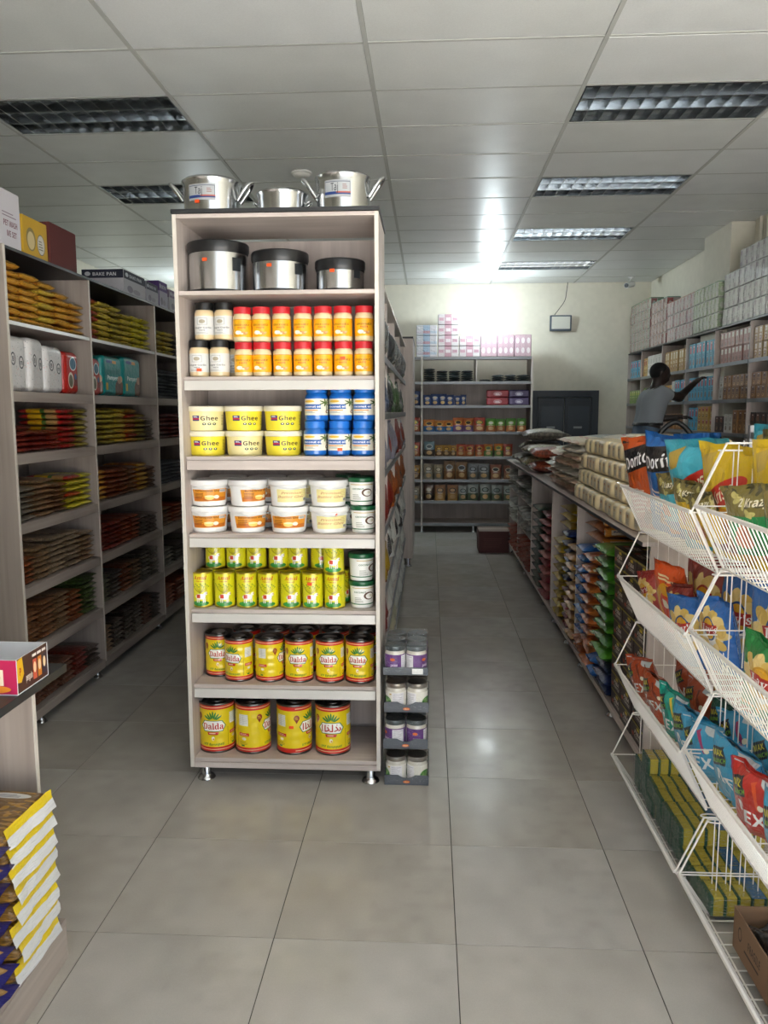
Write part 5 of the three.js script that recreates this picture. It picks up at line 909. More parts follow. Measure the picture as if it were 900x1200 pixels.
// ---------- low counter: bags inside ----------
{
  const C = {
    brownbox: std(0xffffff, 0.5, { map: canvas(128, 96, (g, w, h) => { rect(g, 0, 0, w, h, '#33221f'); rect(g, 0, 0, w, 10, '#8a7a2a'); text(g, 'FIBA', 70, 44, 28, '#e4dcd2', { it: true }); text(g, 'COFFEE', 76, 68, 22, '#d8d0c6', { max: 70 }); blob(g, 24, 66, 12, 10, '#a8422a'); poly(g, [[60, 16], [90, 12], [96, 26], [66, 30]], '#c8b030'); }) }),
    green: film(0x4c9420), greend: film(0x3a7a1c), cream: film(0xd2cfae), navy: film(0x1c2c5c), blue: film(0x2266b4), orange: film(0xb9652a), orange2: film(0xc87a38), gold: film(0xb8884a), gold2: film(0xc49a5c), yellow: film(0xc9a91c), red: film(0x8c2430), pink: film(0xc4706a), dgreen: film(0x1f4030), clear: film(0xa9a9a2), clear2: film(0xbfbfb6), redbrown: film(0x9a4632), grey: film(0x77756c), maroon: film(0x6c2430),
    bigorange: printed(canvas(256, 128, (g, w, h) => { rect(g, 0, 0, w, h, '#d9c9b4'); rect(g, 0, 0, w, 26, '#d88a2a'); rect(g, 0, 104, w, 24, '#d88a2a'); text(g, 'MORNING', 110, 52, 32, '#2a3a6a'); text(g, 'DEW', 120, 82, 32, '#2a3a6a'); rect(g, 0, 0, 24, h, '#d88a2a'); })), bigyellow: printed(canvas(128, 64, (g, w, h) => { rect(g, 0, 0, w, h, '#c8b49a'); rect(g, 0, 0, 44, h, '#d8b81c'); lines(g, 56, 16, 60, 4, 10, 4, '#8a7a66'); })),
  };
  const col = (words, mats, d, w, y0, n, t, o = {}) => pile('food_bag', `${words} bag in its low counter column`, `${words} bags in the low counter`, { x: KX + 0.165 + (o.x || 0), y: y0, d, n, w: w * 0.97, len: o.len || 0.38, t, mats, side: -1, jit: o.j ?? 0.012, gap: 0.86, p: 4.5, e: 0.2, seal: 0.045, wr: 0.16, cat: 'bag', turnJ: 0.03 });
  const Y = 0.131;
  // bay nearest the rack: dark coffee boxes
  for (let r = 0; r < 9; r++) for (let k = 0; k < 3; k++) { const o = solo('coffee_box', `dark brown coffee box, ${ORD[r]} layer up, ${['beside the green bags', 'middle column', 'beside the wire rack'][k]}`, 'box', new RoundedBoxGeometry(0.215, 0.096, 0.16, 1, 0.003), C.brownbox, KX + 0.08 + rr(-0.004, 0.004), Y + 0.049 + r * 0.0975, 4.19 - k * 0.222, 'coffee boxes in the low counter'); o.rotation.y = -Math.PI / 2; }
  // bay two
  const g1 = col('bright green', [C.green, C.greend], 4.49, 0.36, Y + 0.2, 9, 0.085, { x: -0.01 });
  g1.forEach((o, i) => { const c = part('pale_end', bag(0.07, 0.37, 0.06, { lie: true, p: 2.2, e: 0.4, seal: 0.09, s: 2 }), C.cream, o, -0.14, 0.01, 0.016); c.userData.label = 'cream printed edge'; });
  col('navy blue', [C.navy], 4.48, 0.33, Y, 3, 0.074); col('dark navy', [C.navy], 4.75, 0.14, Y + 0.16, 9, 0.078, { x: 0.05 }); col('bright blue', [C.blue], 4.75, 0.16, Y, 2, 0.088);
  col('orange', [C.orange, C.orange2], 4.97, 0.27, Y, 11, 0.076); col('sky blue', [C.blue], 5.24, 0.24, Y + 0.13, 9, 0.078, { x: 0.01 }); col('copper', [C.orange], 5.24, 0.24, Y, 2, 0.07);
  for (let k = 0; k < 3; k++) { const o = solo('flour_bag', `large orange and cream bag, ${['bottom', 'middle', 'top'][k]} of three under the counter top`, 'bag', bag(0.42, 0.44, 0.06, { lie: true, p: 5, e: 0.2, seal: 0.03, s: 1 + k }), C.orange2, KX + 0.23, 0.905 + k * 0.067, 5.0 + rr(-0.008, 0.008), 'large bags under the counter top'); o.rotation.y = rr(-0.04, 0.04); part('side_print', softBox(0.4, 0.056, 0.03, 0.012, k + 2), C.bigorange, o, 0, 0.006, 0.22).userData.label = 'cream side with blue lettering'; }
  // bay three
  col('gold brown', [C.gold, C.gold2], 5.56, 0.27, Y, 10, 0.08); col('red and blue', [C.red, C.maroon], 5.83, 0.2, Y, 5, 0.075, { x: 0.02 }); col('deep blue', [C.navy], 5.83, 0.2, Y + 0.35, 6, 0.075, { x: 0.02 });
  col('mustard yellow', [C.yellow], 6.2, 0.3, Y, 9, 0.082, { x: 0.01 });
  for (let k = 0; k < 3; k++) { const o = solo('flour_bag', `large yellow and cream bag, ${['bottom', 'middle', 'top'][k]} of three above the mustard bags`, 'bag', bag(0.4, 0.5, 0.072, { lie: true, p: 3.5, e: 0.25, seal: 0.05, s: 1 + k }), C.bigyellow, KX + 0.24, Y + 0.68 + k * 0.064, 6.15 + rr(-0.01, 0.01), 'large bags over the mustard bags'); }
  // bay four
  col('red pink', [C.red, C.pink], 6.82, 0.42, Y, 11, 0.08); col('dark green', [C.dgreen], 7.32, 0.48, Y, 11, 0.08);
  // far shelved bays
  for (const [k, a] of [[4, 'near'], [5, 'far']]) {
    const d0 = KB[k] + 0.155;
    for (let c = 0; c < (k === 4 ? 4 : 3); c++) {
      col(`red brown ${a} ${ORD[c]}`, [C.redbrown], d0 + c * 0.27, 0.25, Y, 5, 0.06); col(`clear ${a} ${ORD[c]}`, [C.clear2, C.clear], d0 + c * 0.27, 0.25, 0.471, 4, 0.07, { j: 0.02 }); col(`pale ${a} ${ORD[c]}`, [C.clear, C.grey], d0 + c * 0.27, 0.25, 0.801, 4, 0.07, { j: 0.02 });
    }
  }
}
// ---------- goods on the counter top ----------
{
  const big = (label, m, x, y, d, w, l, t, rot, s) => { const o = solo('grain_bag', label, 'bag', bag(w, l, t * 1.25, { lie: true, p: 3, e: 0.26, seal: 0.04, s, nu: 12, nv: 14, wr: 0.06 }), m, x, y, d, 'grain bags on the counter end'); o.geometry.computeBoundingBox(); o.scale.y = t / (o.geometry.boundingBox.max.y - o.geometry.boundingBox.min.y); o.rotation.y = rot; return o; };
  const ash = pulses(0x8d867a), ash2 = pulses(0x7c7365), rust = pulses(0xa44a30), straw = pulses(0xa89c72), pale = film(0xb5c0c6);
  big('greyish grain bag lying under two others at the counter end', ash2, 1.22, KT + 0.001, 9.2, 0.5, 0.5, 0.13, Math.PI / 2 + 0.1, 1);
  big('greyish grain bag, middle of the pile at the counter end', ash2, 1.24, KT + 0.132, 9.0, 0.46, 0.48, 0.13, Math.PI / 2 - 0.08, 2);
  big('greyish grain bag on top of the pile at the counter end', ash, 1.26, KT + 0.263, 8.9, 0.46, 0.5, 0.14, Math.PI / 2 + 0.05, 3);
  big('straw coloured grain bag beside the rust bags', straw, 1.16, KT + 0.001, 8.38, 0.42, 0.42, 0.13, Math.PI / 2, 2);
  big('straw and clear bag on the straw bag', straw, 1.2, KT + 0.132, 8.38, 0.42, 0.44, 0.12, Math.PI / 2 + 0.1, 1);
  big('rust red lentil bag, lower of two', rust, 1.18, KT + 0.001, 7.78, 0.42, 0.44, 0.12, Math.PI / 2 + 0.05, 3); big('rust red lentil bag, upper of two', rust, 1.2, KT + 0.122, 7.78, 0.42, 0.46, 0.13, Math.PI / 2 - 0.05, 1);
  for (let k = 0; k < 3; k++) big(`pale blue clear bag, ${['bottom', 'middle', 'top'][k]} of three behind the rust bags`, pale, 1.72, KT + 0.001 + k * 0.121, 7.9, 0.45, 0.55, 0.12, Math.PI / 2, 1 + k);
  // cream flour packets, seal ends to the aisle
  const soft = { clearcoat: 0.25, bumpScale: 0.003 }, fl = printed(canvas(128, 192, (g, w, h) => { rect(g, 0, 0, w, h, '#e6d9c2'); blob(g, 40, 96, 16, 16, '#b82a2a'); text(g, 'Soko', 84, 96, 24, '#b82a2a'); rect(g, 0, 0, w, 24, '#d8b49c'); rect(g, 0, h - 24, w, 24, '#d8b49c'); }), soft);
  const fl2 = printed(canvas(128, 192, (g, w, h) => { rect(g, 0, 0, w, h, '#e8e4d8'); rect(g, 0, 60, w, 20, '#4a7a4a'); text(g, 'Soko', 70, 110, 26, '#a83030'); rect(g, 0, 0, w, 24, '#dcc0ac'); }), soft);
  for (let c = 0; c < 6; c++) pile('flour_packet', `cream flour packet with red logo, ${ORD[c]} pile from the beige packs`, `flour packets, ${ORD[c]} pile from the beige packs`, { x: 1.16 + (c > 3 ? 0.03 : 0), y: KT, d: 5.72 + c * 0.27, n: c < 3 ? 7 : c < 5 ? 5 : 3, w: 0.25, len: 0.33, t: 0.066, mats: [fl, fl, fl2], side: -1, p: 2.8, e: 0.28, seal: 0.06, gap: 0.85, wr: 0.08 });
  for (let c = 0; c < 4; c++) pile('flour_packet', `cream flour packet, ${ORD[c]} pile of the tall back row`, `flour packets, ${ORD[c]} back pile`, { x: 1.52, y: KT, d: 5.72 + c * 0.29, n: c < 3 ? 7 : 6, w: 0.27, len: 0.33, t: 0.066, mats: [fl2, fl], side: -1, p: 2.4, e: 0.4, seal: 0.09, gap: 0.88, wr: 0.08 });
  // beige rounded packs with silver labels, four or five layers
  const bt = canvas(128, 128, (g, w, h) => { rect(g, 0, 0, w, h, '#e2d0a6'); rect(g, 34, 18, 60, 92, '#cbc3ae'); blob(g, 64, 46, 18, 14, '#c8a878'); lines(g, 44, 68, 40, 3, 11, 4, '#a39b88'); blob(g, 64, 40, 8, 6, '#a8422a'); });
  const bm = phys(0xffffff, 0.4, { map: bt, clearcoat: 0.4 });
  const bg = new RoundedBoxGeometry(0.125, 0.1, 0.2, 4, 0.028);
  for (let r = 0; r < 4; r++) for (let c = 0; c < 13; c++) { if (r === 3 && c < 0) continue; const o = solo('beige_pack', `beige rounded pack with silver label, ${ORD[r]} layer, ${c < 7 ? ORD[c] + ' from the crisps rack' : ORD[12 - c] + ' from the flour packets'}`, 'pack', bg, bm, 1.085 + r * 0.022 + rr(-0.008, 0.008), KT + 0.051 + r * 0.101, 3.86 + c * 0.131 + rr(-0.002, 0.002), `beige packs, ${ORD[r]} layer, ${c < 7 ? 'rack' : 'flour'} end`); o.rotation.y = -Math.PI / 2 + rr(-0.05, 0.05); }
  for (let c = 0; c < 5; c++) for (let r = 0; r < 4; r++) { const o = solo('beige_pack', `larger beige pack in the back row, ${ORD[r]} layer, ${ORD[c]} from crisps`, 'pack', new RoundedBoxGeometry(0.24, 0.108, 0.26, 4, 0.03), bm, 1.43, KT + 0.055 + r * 0.109, 4.3 + c * 0.25, `larger beige packs, ${ORD[r]} layer`); o.rotation.y = -Math.PI / 2; }
  // dark brown bag behind
  const t = thing('shoulder_bag', 'dark brown bag with arched black strap behind the crisps', 'bag', 1.86, KT, 6.2), lm = std(0x3a2820, 0.5);
  part('body', bag(0.34, 0.36, 0.16, { p: 3, e: 0.3, s: 2, nu: 12, nv: 12 }), lm, t);
  const c = new THREE.CatmullRomCurve3([[-0.13, 0.28, 0], [-0.12, 0.4, 0], [0, 0.5, 0], [0.12, 0.4, 0], [0.13, 0.28, 0]].map((p) => new THREE.Vector3(...p)));
  part('strap', new THREE.TubeGeometry(c, 24, 0.02, 8), black, t); part('buckle', new THREE.TorusGeometry(0.022, 0.004, 8, 16), chrome, t, -0.13, 0.3, 0.06);
}
// ---------- wire snack rack ----------
const RK = [{ a: 2.625, b: 3.58, y: [1.395, 0.988, 0.578, 0.15], n: 'far rack' }, { a: 1.62, b: 2.585, y: [1.42, 1.014, 0.608, 0.165], n: 'near rack' }];
{
  const post = thing('rack_frame', 'grey upright frame holding the white wire snack baskets', 'rack', 0, 0, 0);
  for (const d of [1.6, 2.605, 3.57]) { board('post', post, 1.385, 1.42, 0.012, 1.66, d - 0.012, d + 0.012, greyMetal); board('foot', post, 0.98, 1.42, 0.0, 0.012, d - 0.012, d + 0.012, greyMetal); }
  for (const y of [0.3, 0.9, 1.6]) board('crossbar', post, 1.39, 1.41, y, y + 0.03, 1.612, 3.558, greyMetal);
  const front = polyrod([[0, 0, 0], [0.095, -0.2, 0], [0.5, -0.192, 0]], 0.0021, 5), frontShort = polyrod([[0, 0, 0], [0.095, -0.2, 0]], 0.0023, 5), front2 = polyrod([[0, 0, 0], [0.085, -0.135, 0], [0.5, -0.127, 0]], 0.0023, 5), front2Short = polyrod([[0, 0, 0], [0.085, -0.135, 0]], 0.0023, 5);
  const upw = rod([0, 0.2, 0], [0, -0.125, 0], 0.0021, 5);
  RK.forEach((u, ui) => u.y.forEach((y, k) => {
    const L = u.b - u.a, t = thing('wire_basket', `white wire basket, ${['top', 'second', 'third', 'bottom'][k]} tier, ${ui ? 'rack unit by the entrance' : 'rack unit beside the low counter'}`, 'basket', 0.85, y, (u.a + u.b) / 2, 'wire snack baskets');
    const n = 32, low = k === 3;
    for (let i = 0; i < n; i++) part('wire', i % 2 ? (low ? front2 : front) : (low ? front2Short : frontShort), whiteWire, t, 0, 0, -L / 2 + (i + 0.5) * L / n);
    const rail = part('top_rail', new RoundedBoxGeometry(0.009, 0.013, L, 2, 0.003), whiteWire, t, -0.003, 0.001, 0);
    const dy = low ? -0.135 : -0.2;
    part('bottom_rail', rod([0.093, dy, -L / 2], [0.093, dy, L / 2], 0.003, 6), whiteWire, t); part('back_rail', rod([0.5, dy + 0.008, -L / 2], [0.5, dy + 0.008, L / 2], 0.003, 6), whiteWire, t);
    part('floor_rail', rod([0.3, dy + 0.001, -L / 2], [0.3, dy + 0.001, L / 2], 0.003, 6), whiteWire, t);
    for (const s of [-1, 1]) {
      const z = s * L / 2, open = k === 0 && ui === 0 && s < 0, f = part('divider', polyrod(open ? [[0.095, dy, z], [0, 0, z], [0.5, 0, z], [0.5, dy + 0.008, z]] : [[0.095, dy, z], [0, 0, z], [0.088, 0.2, z], [0.5, 0.2, z], [0.5, dy + 0.008, z]], 0.0034, 6), whiteWire, t);
      if (open) continue;
      for (let i = 0; i < 8; i++) part('divider_wire', upw, whiteWire, f, 0.125 + i * 0.046, 0, z);
      part('divider_bar', rod([0, 0.0, z], [0.5, 0.0, z], 0.0024, 5), whiteWire, f);
      const lp = part('hook', new THREE.TorusGeometry(0.022, 0.0026, 6, 16), whiteWire, f, 0.11, 0.2, z - s * 0.012); lp.rotation.x = Math.PI / 2; lp.scale.set(1.3, 0.6, 1);
      for (const i of [1, 3]) part('support_leg', polyrod([[0.0, 0, z], [0.09, dy, z]], 0.0034, 6), whiteWire, f, i * 0.004, 0, -s * i * 0.006);
    }
    for (let i = 0; i < 9; i++) part('back_wire', upw, whiteWire, t, 0.5, 0, -L / 2 + (i + 0.5) * L / 9);
  }));
}
// ---------- snack bags ----------
{
  const foilBand = (g, w, h, c) => { rect(g, 0, 0, w, 10, c); rect(g, 0, h - 10, w, 10, c); };
  const tos = (bg, c2) => canvas(192, 288, (g, w, h) => { rect(g, 0, 0, w, h, bg); poly(g, [[0, 40], [w, 10], [w, 70], [0, 110]], '#1a1616'); g.save(); g.translate(96, 62); g.rotate(-0.22); text(g, 'Doritos', 0, 0, 48, '#fff', { it: true, max: 150 }); g.restore(); lines(g, 40, 150, 100, 6, 14, 6, '#f0d8c8'); poly(g, [[30, 280], [90, 200], [120, 288]], c2); foilBand(g, w, h, bg); });
  const lays = (bg, sp, foot) => canvas(192, 288, (g, w, h) => {
    rect(g, 0, 0, w, h, bg); blob(g, 96, 124, 72, 78, '#e2e0dc'); for (let k = 0; k < 12; k++) blob(g, 96 + 66 * Math.cos(k * 0.55), 124 + 70 * Math.sin(k * 0.55), 26, 17, k % 2 ? '#dcb860' : '#e8cc84', k);
    blob(g, 96, 112, 40, 46, sp); blob(g, 96, 112, 34, 40, '#e2a81c'); g.save(); g.translate(96, 112); g.rotate(-0.15); rect(g, -46, -18, 92, 36, '#b8241c'); text(g, "Lay's", 0, 0, 36, '#fff', { fam: 'serif', it: true }); g.restore(); rect(g, 0, 250, w, 28, foot); foilBand(g, w, h, bg);
  });
  const wavy = (bg, c2, word) => canvas(192, 288, (g, w, h) => { rect(g, 0, 0, w, h, bg); blob(g, 110, 210, 90, 70, c2); blob(g, 60, 250, 40, 26, '#8a2a20'); g.save(); g.translate(96, 110); g.rotate(-0.5); blob(g, 0, 0, 88, 26, '#c9301f'); text(g, word, 0, 0, 40, '#fff4d8', { it: true }); g.restore(); poly(g, [[20, 30], [70, 16], [60, 60], [30, 70]], '#c8a848'); foilBand(g, w, h, bg); });
  const nex = (bg, c2, word) => canvas(192, 256, (g, w, h) => { rect(g, 0, 0, w, h, bg); poly(g, [[w * 0.5, 0], [w, 0], [w * 0.95, 40], [w * 0.66, 26]], '#c9d2d6'); poly(g, [[100, 30], [112, 24], [150, 90], [140, 96]], c2); g.save(); g.translate(52, 66); g.rotate(-0.5); rect(g, -34, -28, 68, 56, '#1f2a34'); text(g, 'MAX', 0, -10, 26, '#e8d83c'); text(g, 'MUNCH', 0, 14, 18, '#8ac83c'); g.restore(); blob(g, 150, 84, 10, 10, '#f2ead2'); text(g, word, 104, 132, 60, '#f2f6f6', { max: 170 }); foilBand(g, w, h, bg); });
  const gold = (c) => canvas(192, 192, (g, w, h) => { rect(g, 0, 0, w, h, c); rect(g, 0, 0, w, 74, '#7d7138'); for (let k = 0; k < 14; k++) blob(g, hash(k, 1, 4) * w, hash(k, 2, 4) * 70, 16, 7, k % 2 ? '#c9bd72' : '#4e4a2c', k); text(g, '2 Krazy', 120, 40, 28, '#f2ead2', { it: true }); blob(g, 70, 130, 26, 40, '#c8785a', 0.5); });
  const T = {
    orangeT: tos('#c9551c', '#8a2a10'), blueT: tos('#1f66b0', '#b0431c'), sky: wavy('#3fa8bd', '#e0c030', 'Lays'), yel: wavy('#dcb81e', '#c8871e', 'Krisp'), laysB: lays('#2565ae', '#1e4a8a', '#1f57a0'), laysR: lays('#962a20', '#a83020', '#7a2018'), laysG: lays('#1f7a3a', '#c8921e', '#d8901e'), redS: lays('#a8322a', '#e0a020', '#c8301f'),
    orangeS: canvas(192, 288, (g, w, h) => { rect(g, 0, 0, w, h, '#e0551a'); blob(g, 100, 150, 70, 80, '#e8a81c'); blob(g, 90, 160, 40, 52, '#d8421c'); blob(g, 90, 150, 18, 22, '#f4ecd8'); lines(g, 50, 40, 100, 2, 14, 8, '#f8e0b0'); foilBand(g, w, h, '#e0551a'); }),
    nexB: nex('#3f9fc8', '#a83a6a', 'NEX'), nexO: nex('#b04a26', '#7a2a1a', 'NEX'), nexT: nex('#14a08e', '#e0c83c', 'NEX'), nexR: nex('#b82a22', '#d8562a', 'NEX'), nexG: nex('#1f5a4a', '#d8b83c', 'NEX'),
    goldT: gold('#4fb4c8'), goldY: gold('#dcb41e'), goldG: gold('#1f8a4a'), redW: canvas(192, 288, (g, w, h) => { rect(g, 0, 0, w, h, '#c8463c'); rect(g, 0, 0, w, 70, '#d8d4d2'); lines(g, 20, 120, 120, 5, 18, 8, '#f0dcd4'); }), purple: canvas(192, 288, (g, w, h) => { rect(g, 0, 0, w, h, '#5a4a86'); rect(g, 0, 170, w, 118, '#d2d2cc'); blob(g, 60, 180, 22, 32, '#4a6a3a'); }),
  };
  const mats = Object.fromEntries(Object.entries(T).map(([k, t]) => [k, printed(t, { bumpScale: 0.008, clearcoat: 0.8 })]));
  const names = { orangeT: 'orange tortilla crisps', blueT: 'blue tortilla crisps', sky: 'sky blue crisps', yel: 'yellow crisps', laysB: 'blue potato crisps', laysR: 'red potato crisps', laysG: 'green potato crisps', redS: 'red crisps', orangeS: 'bright orange crisps', nexB: 'light blue puffs', nexO: 'rust orange puffs', nexT: 'teal puffs', nexR: 'red puffs', nexG: 'dark green puffs', goldT: 'small gold turquoise snack', goldY: 'small gold yellow snack', goldG: 'green and gold snack', redW: 'red and white snack', purple: 'purple and white snack' };
  const tier = (k, d) => { const u = d > 2.605 ? RK[0] : RK[1]; return u.y[k] + (k === 3 ? -0.127 : -0.192) + 0.005; };
  const snack = (k, m, x, d, w, h, rot, lean, roll, where, t = 0.09, up = 0) => {
    const o = solo('snack_bag', `${names[m]} bag ${where}`, 'snack bag', bag(w, h, t, { p: 2.2, e: 0.45, seal: 0.06, s: 1 + ((d * 10) | 0) % 4, nu: 10, nv: 14, wr: 0.16, pinch: 0.1 }), mats[m], x, tier(k, d) + up, d, `snack bags, ${['top', 'second', 'third', 'bottom'][k]} tier`);
    const frontRow = x < 1.1, small = h < 0.27 && k < 2;   // front bags lean out over the rail, small ones lie on top of others
    o.position.x = 1.0 + (x - 1.0) * 0.8; if (small) o.position.y += 0.055; if (k === 2) o.position.y += 0.05;
    o.rotation.set(frontRow ? 0.27 : 0.1, -1.2 + (rot + 0.8) * 0.5, roll * 0.8, 'YXZ'); return o;
  };
  const top = 'in the top basket';
  // top tier: tall bags standing, smaller ones along the rail
  snack(0, 'orangeT', 1.0, 3.5, 0.24, 0.42, -0.7, 0.12, 0.05, `${top}, at the low counter end`, 0.1);
  snack(0, 'blueT', 1.02, 3.33, 0.27, 0.44, -0.75, 0.12, -0.22, `${top}, leaning beside the orange bag`, 0.11);
  snack(0, 'blueT', 1.1, 3.17, 0.27, 0.43, -0.8, 0.1, 0.05, `${top}, behind the leaning blue bag`, 0.1);
  snack(0, 'orangeT', 1.25, 3.34, 0.23, 0.38, -0.8, 0.1, 0, `${top}, behind the other orange bag`, 0.1);
  snack(0, 'sky', 1.08, 2.97, 0.32, 0.43, -0.7, 0.12, 0.05, `${top}, between blue and yellow bags`, 0.12);
  snack(0, 'yel', 1.08, 2.75, 0.26, 0.42, -0.8, 0.15, -0.1, `${top}, just before the wire divider`, 0.1);
  snack(0, 'yel', 1.12, 2.43, 0.24, 0.41, -0.5, 0.1, 0.06, `${top}, just past the wire divider`, 0.11);
  snack(0, 'yel', 1.14, 2.17, 0.28, 0.42, -0.5, 0.1, 0, `${top}, second past the wire divider`, 0.12);
  snack(0, 'yel', 1.14, 1.88, 0.26, 0.4, -0.6, 0.1, 0, `${top}, third past the wire divider`, 0.11);
  [[3.02, 'sky'], [2.84, 'goldY'], [2.62, 'yel'], [2.36, 'sky'], [2.1, 'goldT'], [1.85, 'sky']].forEach(([d, m], i) => snack(0, m, 1.37, d + 0.02, 0.25, 0.4, -0.9, 0.05, 0.1 * (i % 2 ? 1 : -1), `in the raised back row, ${ORD[i]} from low counter`, 0.1, 0.06));
  snack(0, 'goldT', 0.96, 3.13, 0.15, 0.2, -1.0, 0.25, 0.1, `${top}, at the rail under the blue bags`, 0.06, 0.03); snack(0, 'goldY', 0.96, 2.95, 0.15, 0.2, -0.8, 0.25, -0.1, `${top}, at the rail beside the turquoise one`, 0.06, 0.02); snack(0, 'goldY', 0.97, 2.76, 0.15, 0.18, -1.0, 0.3, 0.2, `${top}, at the rail before the divider`, 0.06, 0.01);
  snack(0, 'goldG', 0.985, 2.36, 0.24, 0.22, -0.8, 0.35, 0.15, `${top}, at the rail past the divider`, 0.08, 0.01); snack(0, 'goldG', 1.0, 2.17, 0.22, 0.23, -0.7, 0.35, -0.1, `${top}, second at rail past divider`, 0.07, 0.01); snack(0, 'redW', 0.965, 1.99, 0.2, 0.26, -0.9, 0.2, -0.3, `${top}, at the rail beside the green ones`, 0.08); snack(0, 'goldG', 1.0, 1.8, 0.2, 0.24, -0.9, 0.2, 0, `${top}, at the rail by the entrance end`, 0.08);
  const sec = 'in the second basket';
  snack(1, 'redS', 0.99, 3.4, 0.16, 0.2, -1.0, 0.4, 0.3, `${sec}, lying at the low counter end`, 0.07); snack(1, 'orangeS', 1.02, 3.22, 0.19, 0.32, -0.85, 0.1, -0.12, `${sec}, beside the small red bag`, 0.08, 0.02);
  snack(1, 'redS', 1.2, 3.26, 0.22, 0.34, -0.8, 0.1, 0.05, `${sec}, standing behind the orange bag`, 0.1); snack(1, 'laysR', 1.14, 3.03, 0.23, 0.36, -0.8, 0.14, 0.08, `${sec}, between orange and blue bags`, 0.1); snack(1, 'laysR', 1.03, 3.06, 0.18, 0.22, -0.9, 0.3, 0.2, `${sec}, low beside the orange bag`, 0.08); snack(1, 'laysR', 1.28, 3.1, 0.22, 0.34, -0.8, 0.1, 0, `${sec}, at the back`, 0.1);
  snack(1, 'laysB', 0.99, 2.86, 0.2, 0.28, -0.7, 0.18, 0.1, `${sec}, at the rail before the divider`, 0.09); snack(1, 'laysB', 1.14, 2.82, 0.24, 0.36, -0.7, 0.15, -0.2, `${sec}, leaning behind the rail bag`, 0.1); snack(1, 'laysB', 1.01, 2.7, 0.18, 0.26, -0.9, 0.2, -0.1, `${sec}, touching the divider`, 0.08);
  snack(1, 'laysB', 1.16, 2.47, 0.26, 0.37, -0.35, 0.12, 0, `${sec}, just past the divider`, 0.11); snack(1, 'laysB', 1.2, 2.24, 0.26, 0.37, -0.4, 0.12, 0.04, `${sec}, second past the divider`, 0.11); snack(1, 'laysB', 1.22, 2.0, 0.26, 0.37, -0.4, 0.12, 0, `${sec}, third past the divider`, 0.11);
  snack(1, 'laysG', 0.98, 2.27, 0.22, 0.28, -0.75, 0.35, -0.35, `${sec}, tilted at the rail`, 0.08); snack(1, 'purple', 0.98, 2.03, 0.2, 0.28, -0.8, 0.25, -0.25, `${sec}, at the rail beside the green bag`, 0.08); snack(1, 'laysG', 1.0, 1.82, 0.2, 0.27, -0.8, 0.25, 0, `${sec}, at the rail by the entrance end`, 0.08);
  const th = 'in the third basket';
  [[0.98, 3.42, 'first', 0.2], [0.97, 3.24, 'second', -0.2], [1.16, 3.3, 'third', 0.1], [1.1, 3.1, 'fourth', -0.15], [1.27, 3.14, 'fifth', 0], [1.24, 2.94, 'sixth', 0.2]].forEach(([x, d, o, r]) => snack(2, 'nexO', x, d, 0.19, 0.235, -0.9 + r, 0.3, r, `${th}, ${o} from the low counter`, 0.09));
  snack(2, 'nexT', 0.975, 3.02, 0.18, 0.25, -0.9, 0.28, -0.15, `${th}, at the rail between orange and blue`, 0.08); snack(2, 'nexG', 1.13, 2.88, 0.2, 0.24, -0.8, 0.3, -0.2, `${th}, behind the teal bag`, 0.09); snack(2, 'nexG', 1.28, 2.74, 0.2, 0.24, -0.8, 0.3, 0.1, `${th}, at the back before the divider`, 0.09);
  [[0.98, 2.83, 'at the rail beside the teal bag', -0.2], [1.0, 2.68, 'touching the divider before it', 0.1], [1.14, 2.7, 'behind the divider bag', 0.2], [1.0, 2.48, 'just past the divider at the rail', -0.25], [1.16, 2.46, 'just past the divider behind', 0.1], [1.12, 2.26, 'second past the divider', -0.1], [1.28, 2.3, 'at the back past the divider', 0], [1.26, 2.05, 'at the back beyond the red bag', 0.1], [1.0, 2.08, 'at the rail beyond the red bag', -0.2], [1.05, 1.84, 'at the entrance end', 0]].forEach(([x, d, w, r]) => snack(2, 'nexB', x, d, 0.21, 0.25, -0.8 + r * 0.5, 0.26, r, `${th}, ${w}`, 0.1));
  snack(2, 'nexR', 0.98, 2.27, 0.19, 0.25, -0.75, 0.25, -0.15, `${th}, at the rail among the light blue bags`, 0.09);
  // bottom tier: packs of sponges
  const yel = std(0xb0a03a, 0.9), grn = std(0x2f5a44, 0.9), blu = std(0x2a5f8a, 0.6), fl = new THREE.MeshPhysicalMaterial({ color: 0xffffff, transmission: 1, thickness: 0, roughness: 0.12, bumpMap: crinkle, bumpScale: 0.01, ior: 1.35 });
  const sg = new RoundedBoxGeometry(0.034, 0.068, 0.105, 1, 0.004), pg = new RoundedBoxGeometry(0.008, 0.069, 0.106, 1, 0.002), lg = new THREE.BoxGeometry(0.045, 0.0012, 0.107);
  const spots = []; for (let j = 0; j < 9; j++) for (let r = 0; r < (j < 6 ? 2 : 1) + (j === 1 ? 1 : 0); r++) spots.push([3.5 - j * 0.113, r]);
  spots.forEach(([d, r], i) => {
    const y = tier(3, d) + r * 0.0705;
    const t = thing('sponge_pack', `clear pack of yellow and green sponges in bottom basket, ${ORD[Math.round((3.5 - d) / 0.113)]} column, ${['lower', 'middle', 'upper'][r]}`, 'sponge pack', 1.105 + rr(-0.004, 0.004), y, d, 'sponge packs in the bottom basket', rr(-0.01, 0.01));
    for (let k = 0; k < 7; k++) { const s = part('sponge', sg, yel, t, -0.132 + k * 0.044, 0.0345, 0); part('scourer', pg, grn, s, -0.0213, 0, 0); }
    part('label', lg, blu, t, 0.0, 0.0695, 0).userData.label = 'blue paper label';
    const f = part('wrap', new RoundedBoxGeometry(0.33, 0.0705, 0.109, 2, 0.006), fl, t, -0.002, 0.0354, 0); f.castShadow = false;
  });
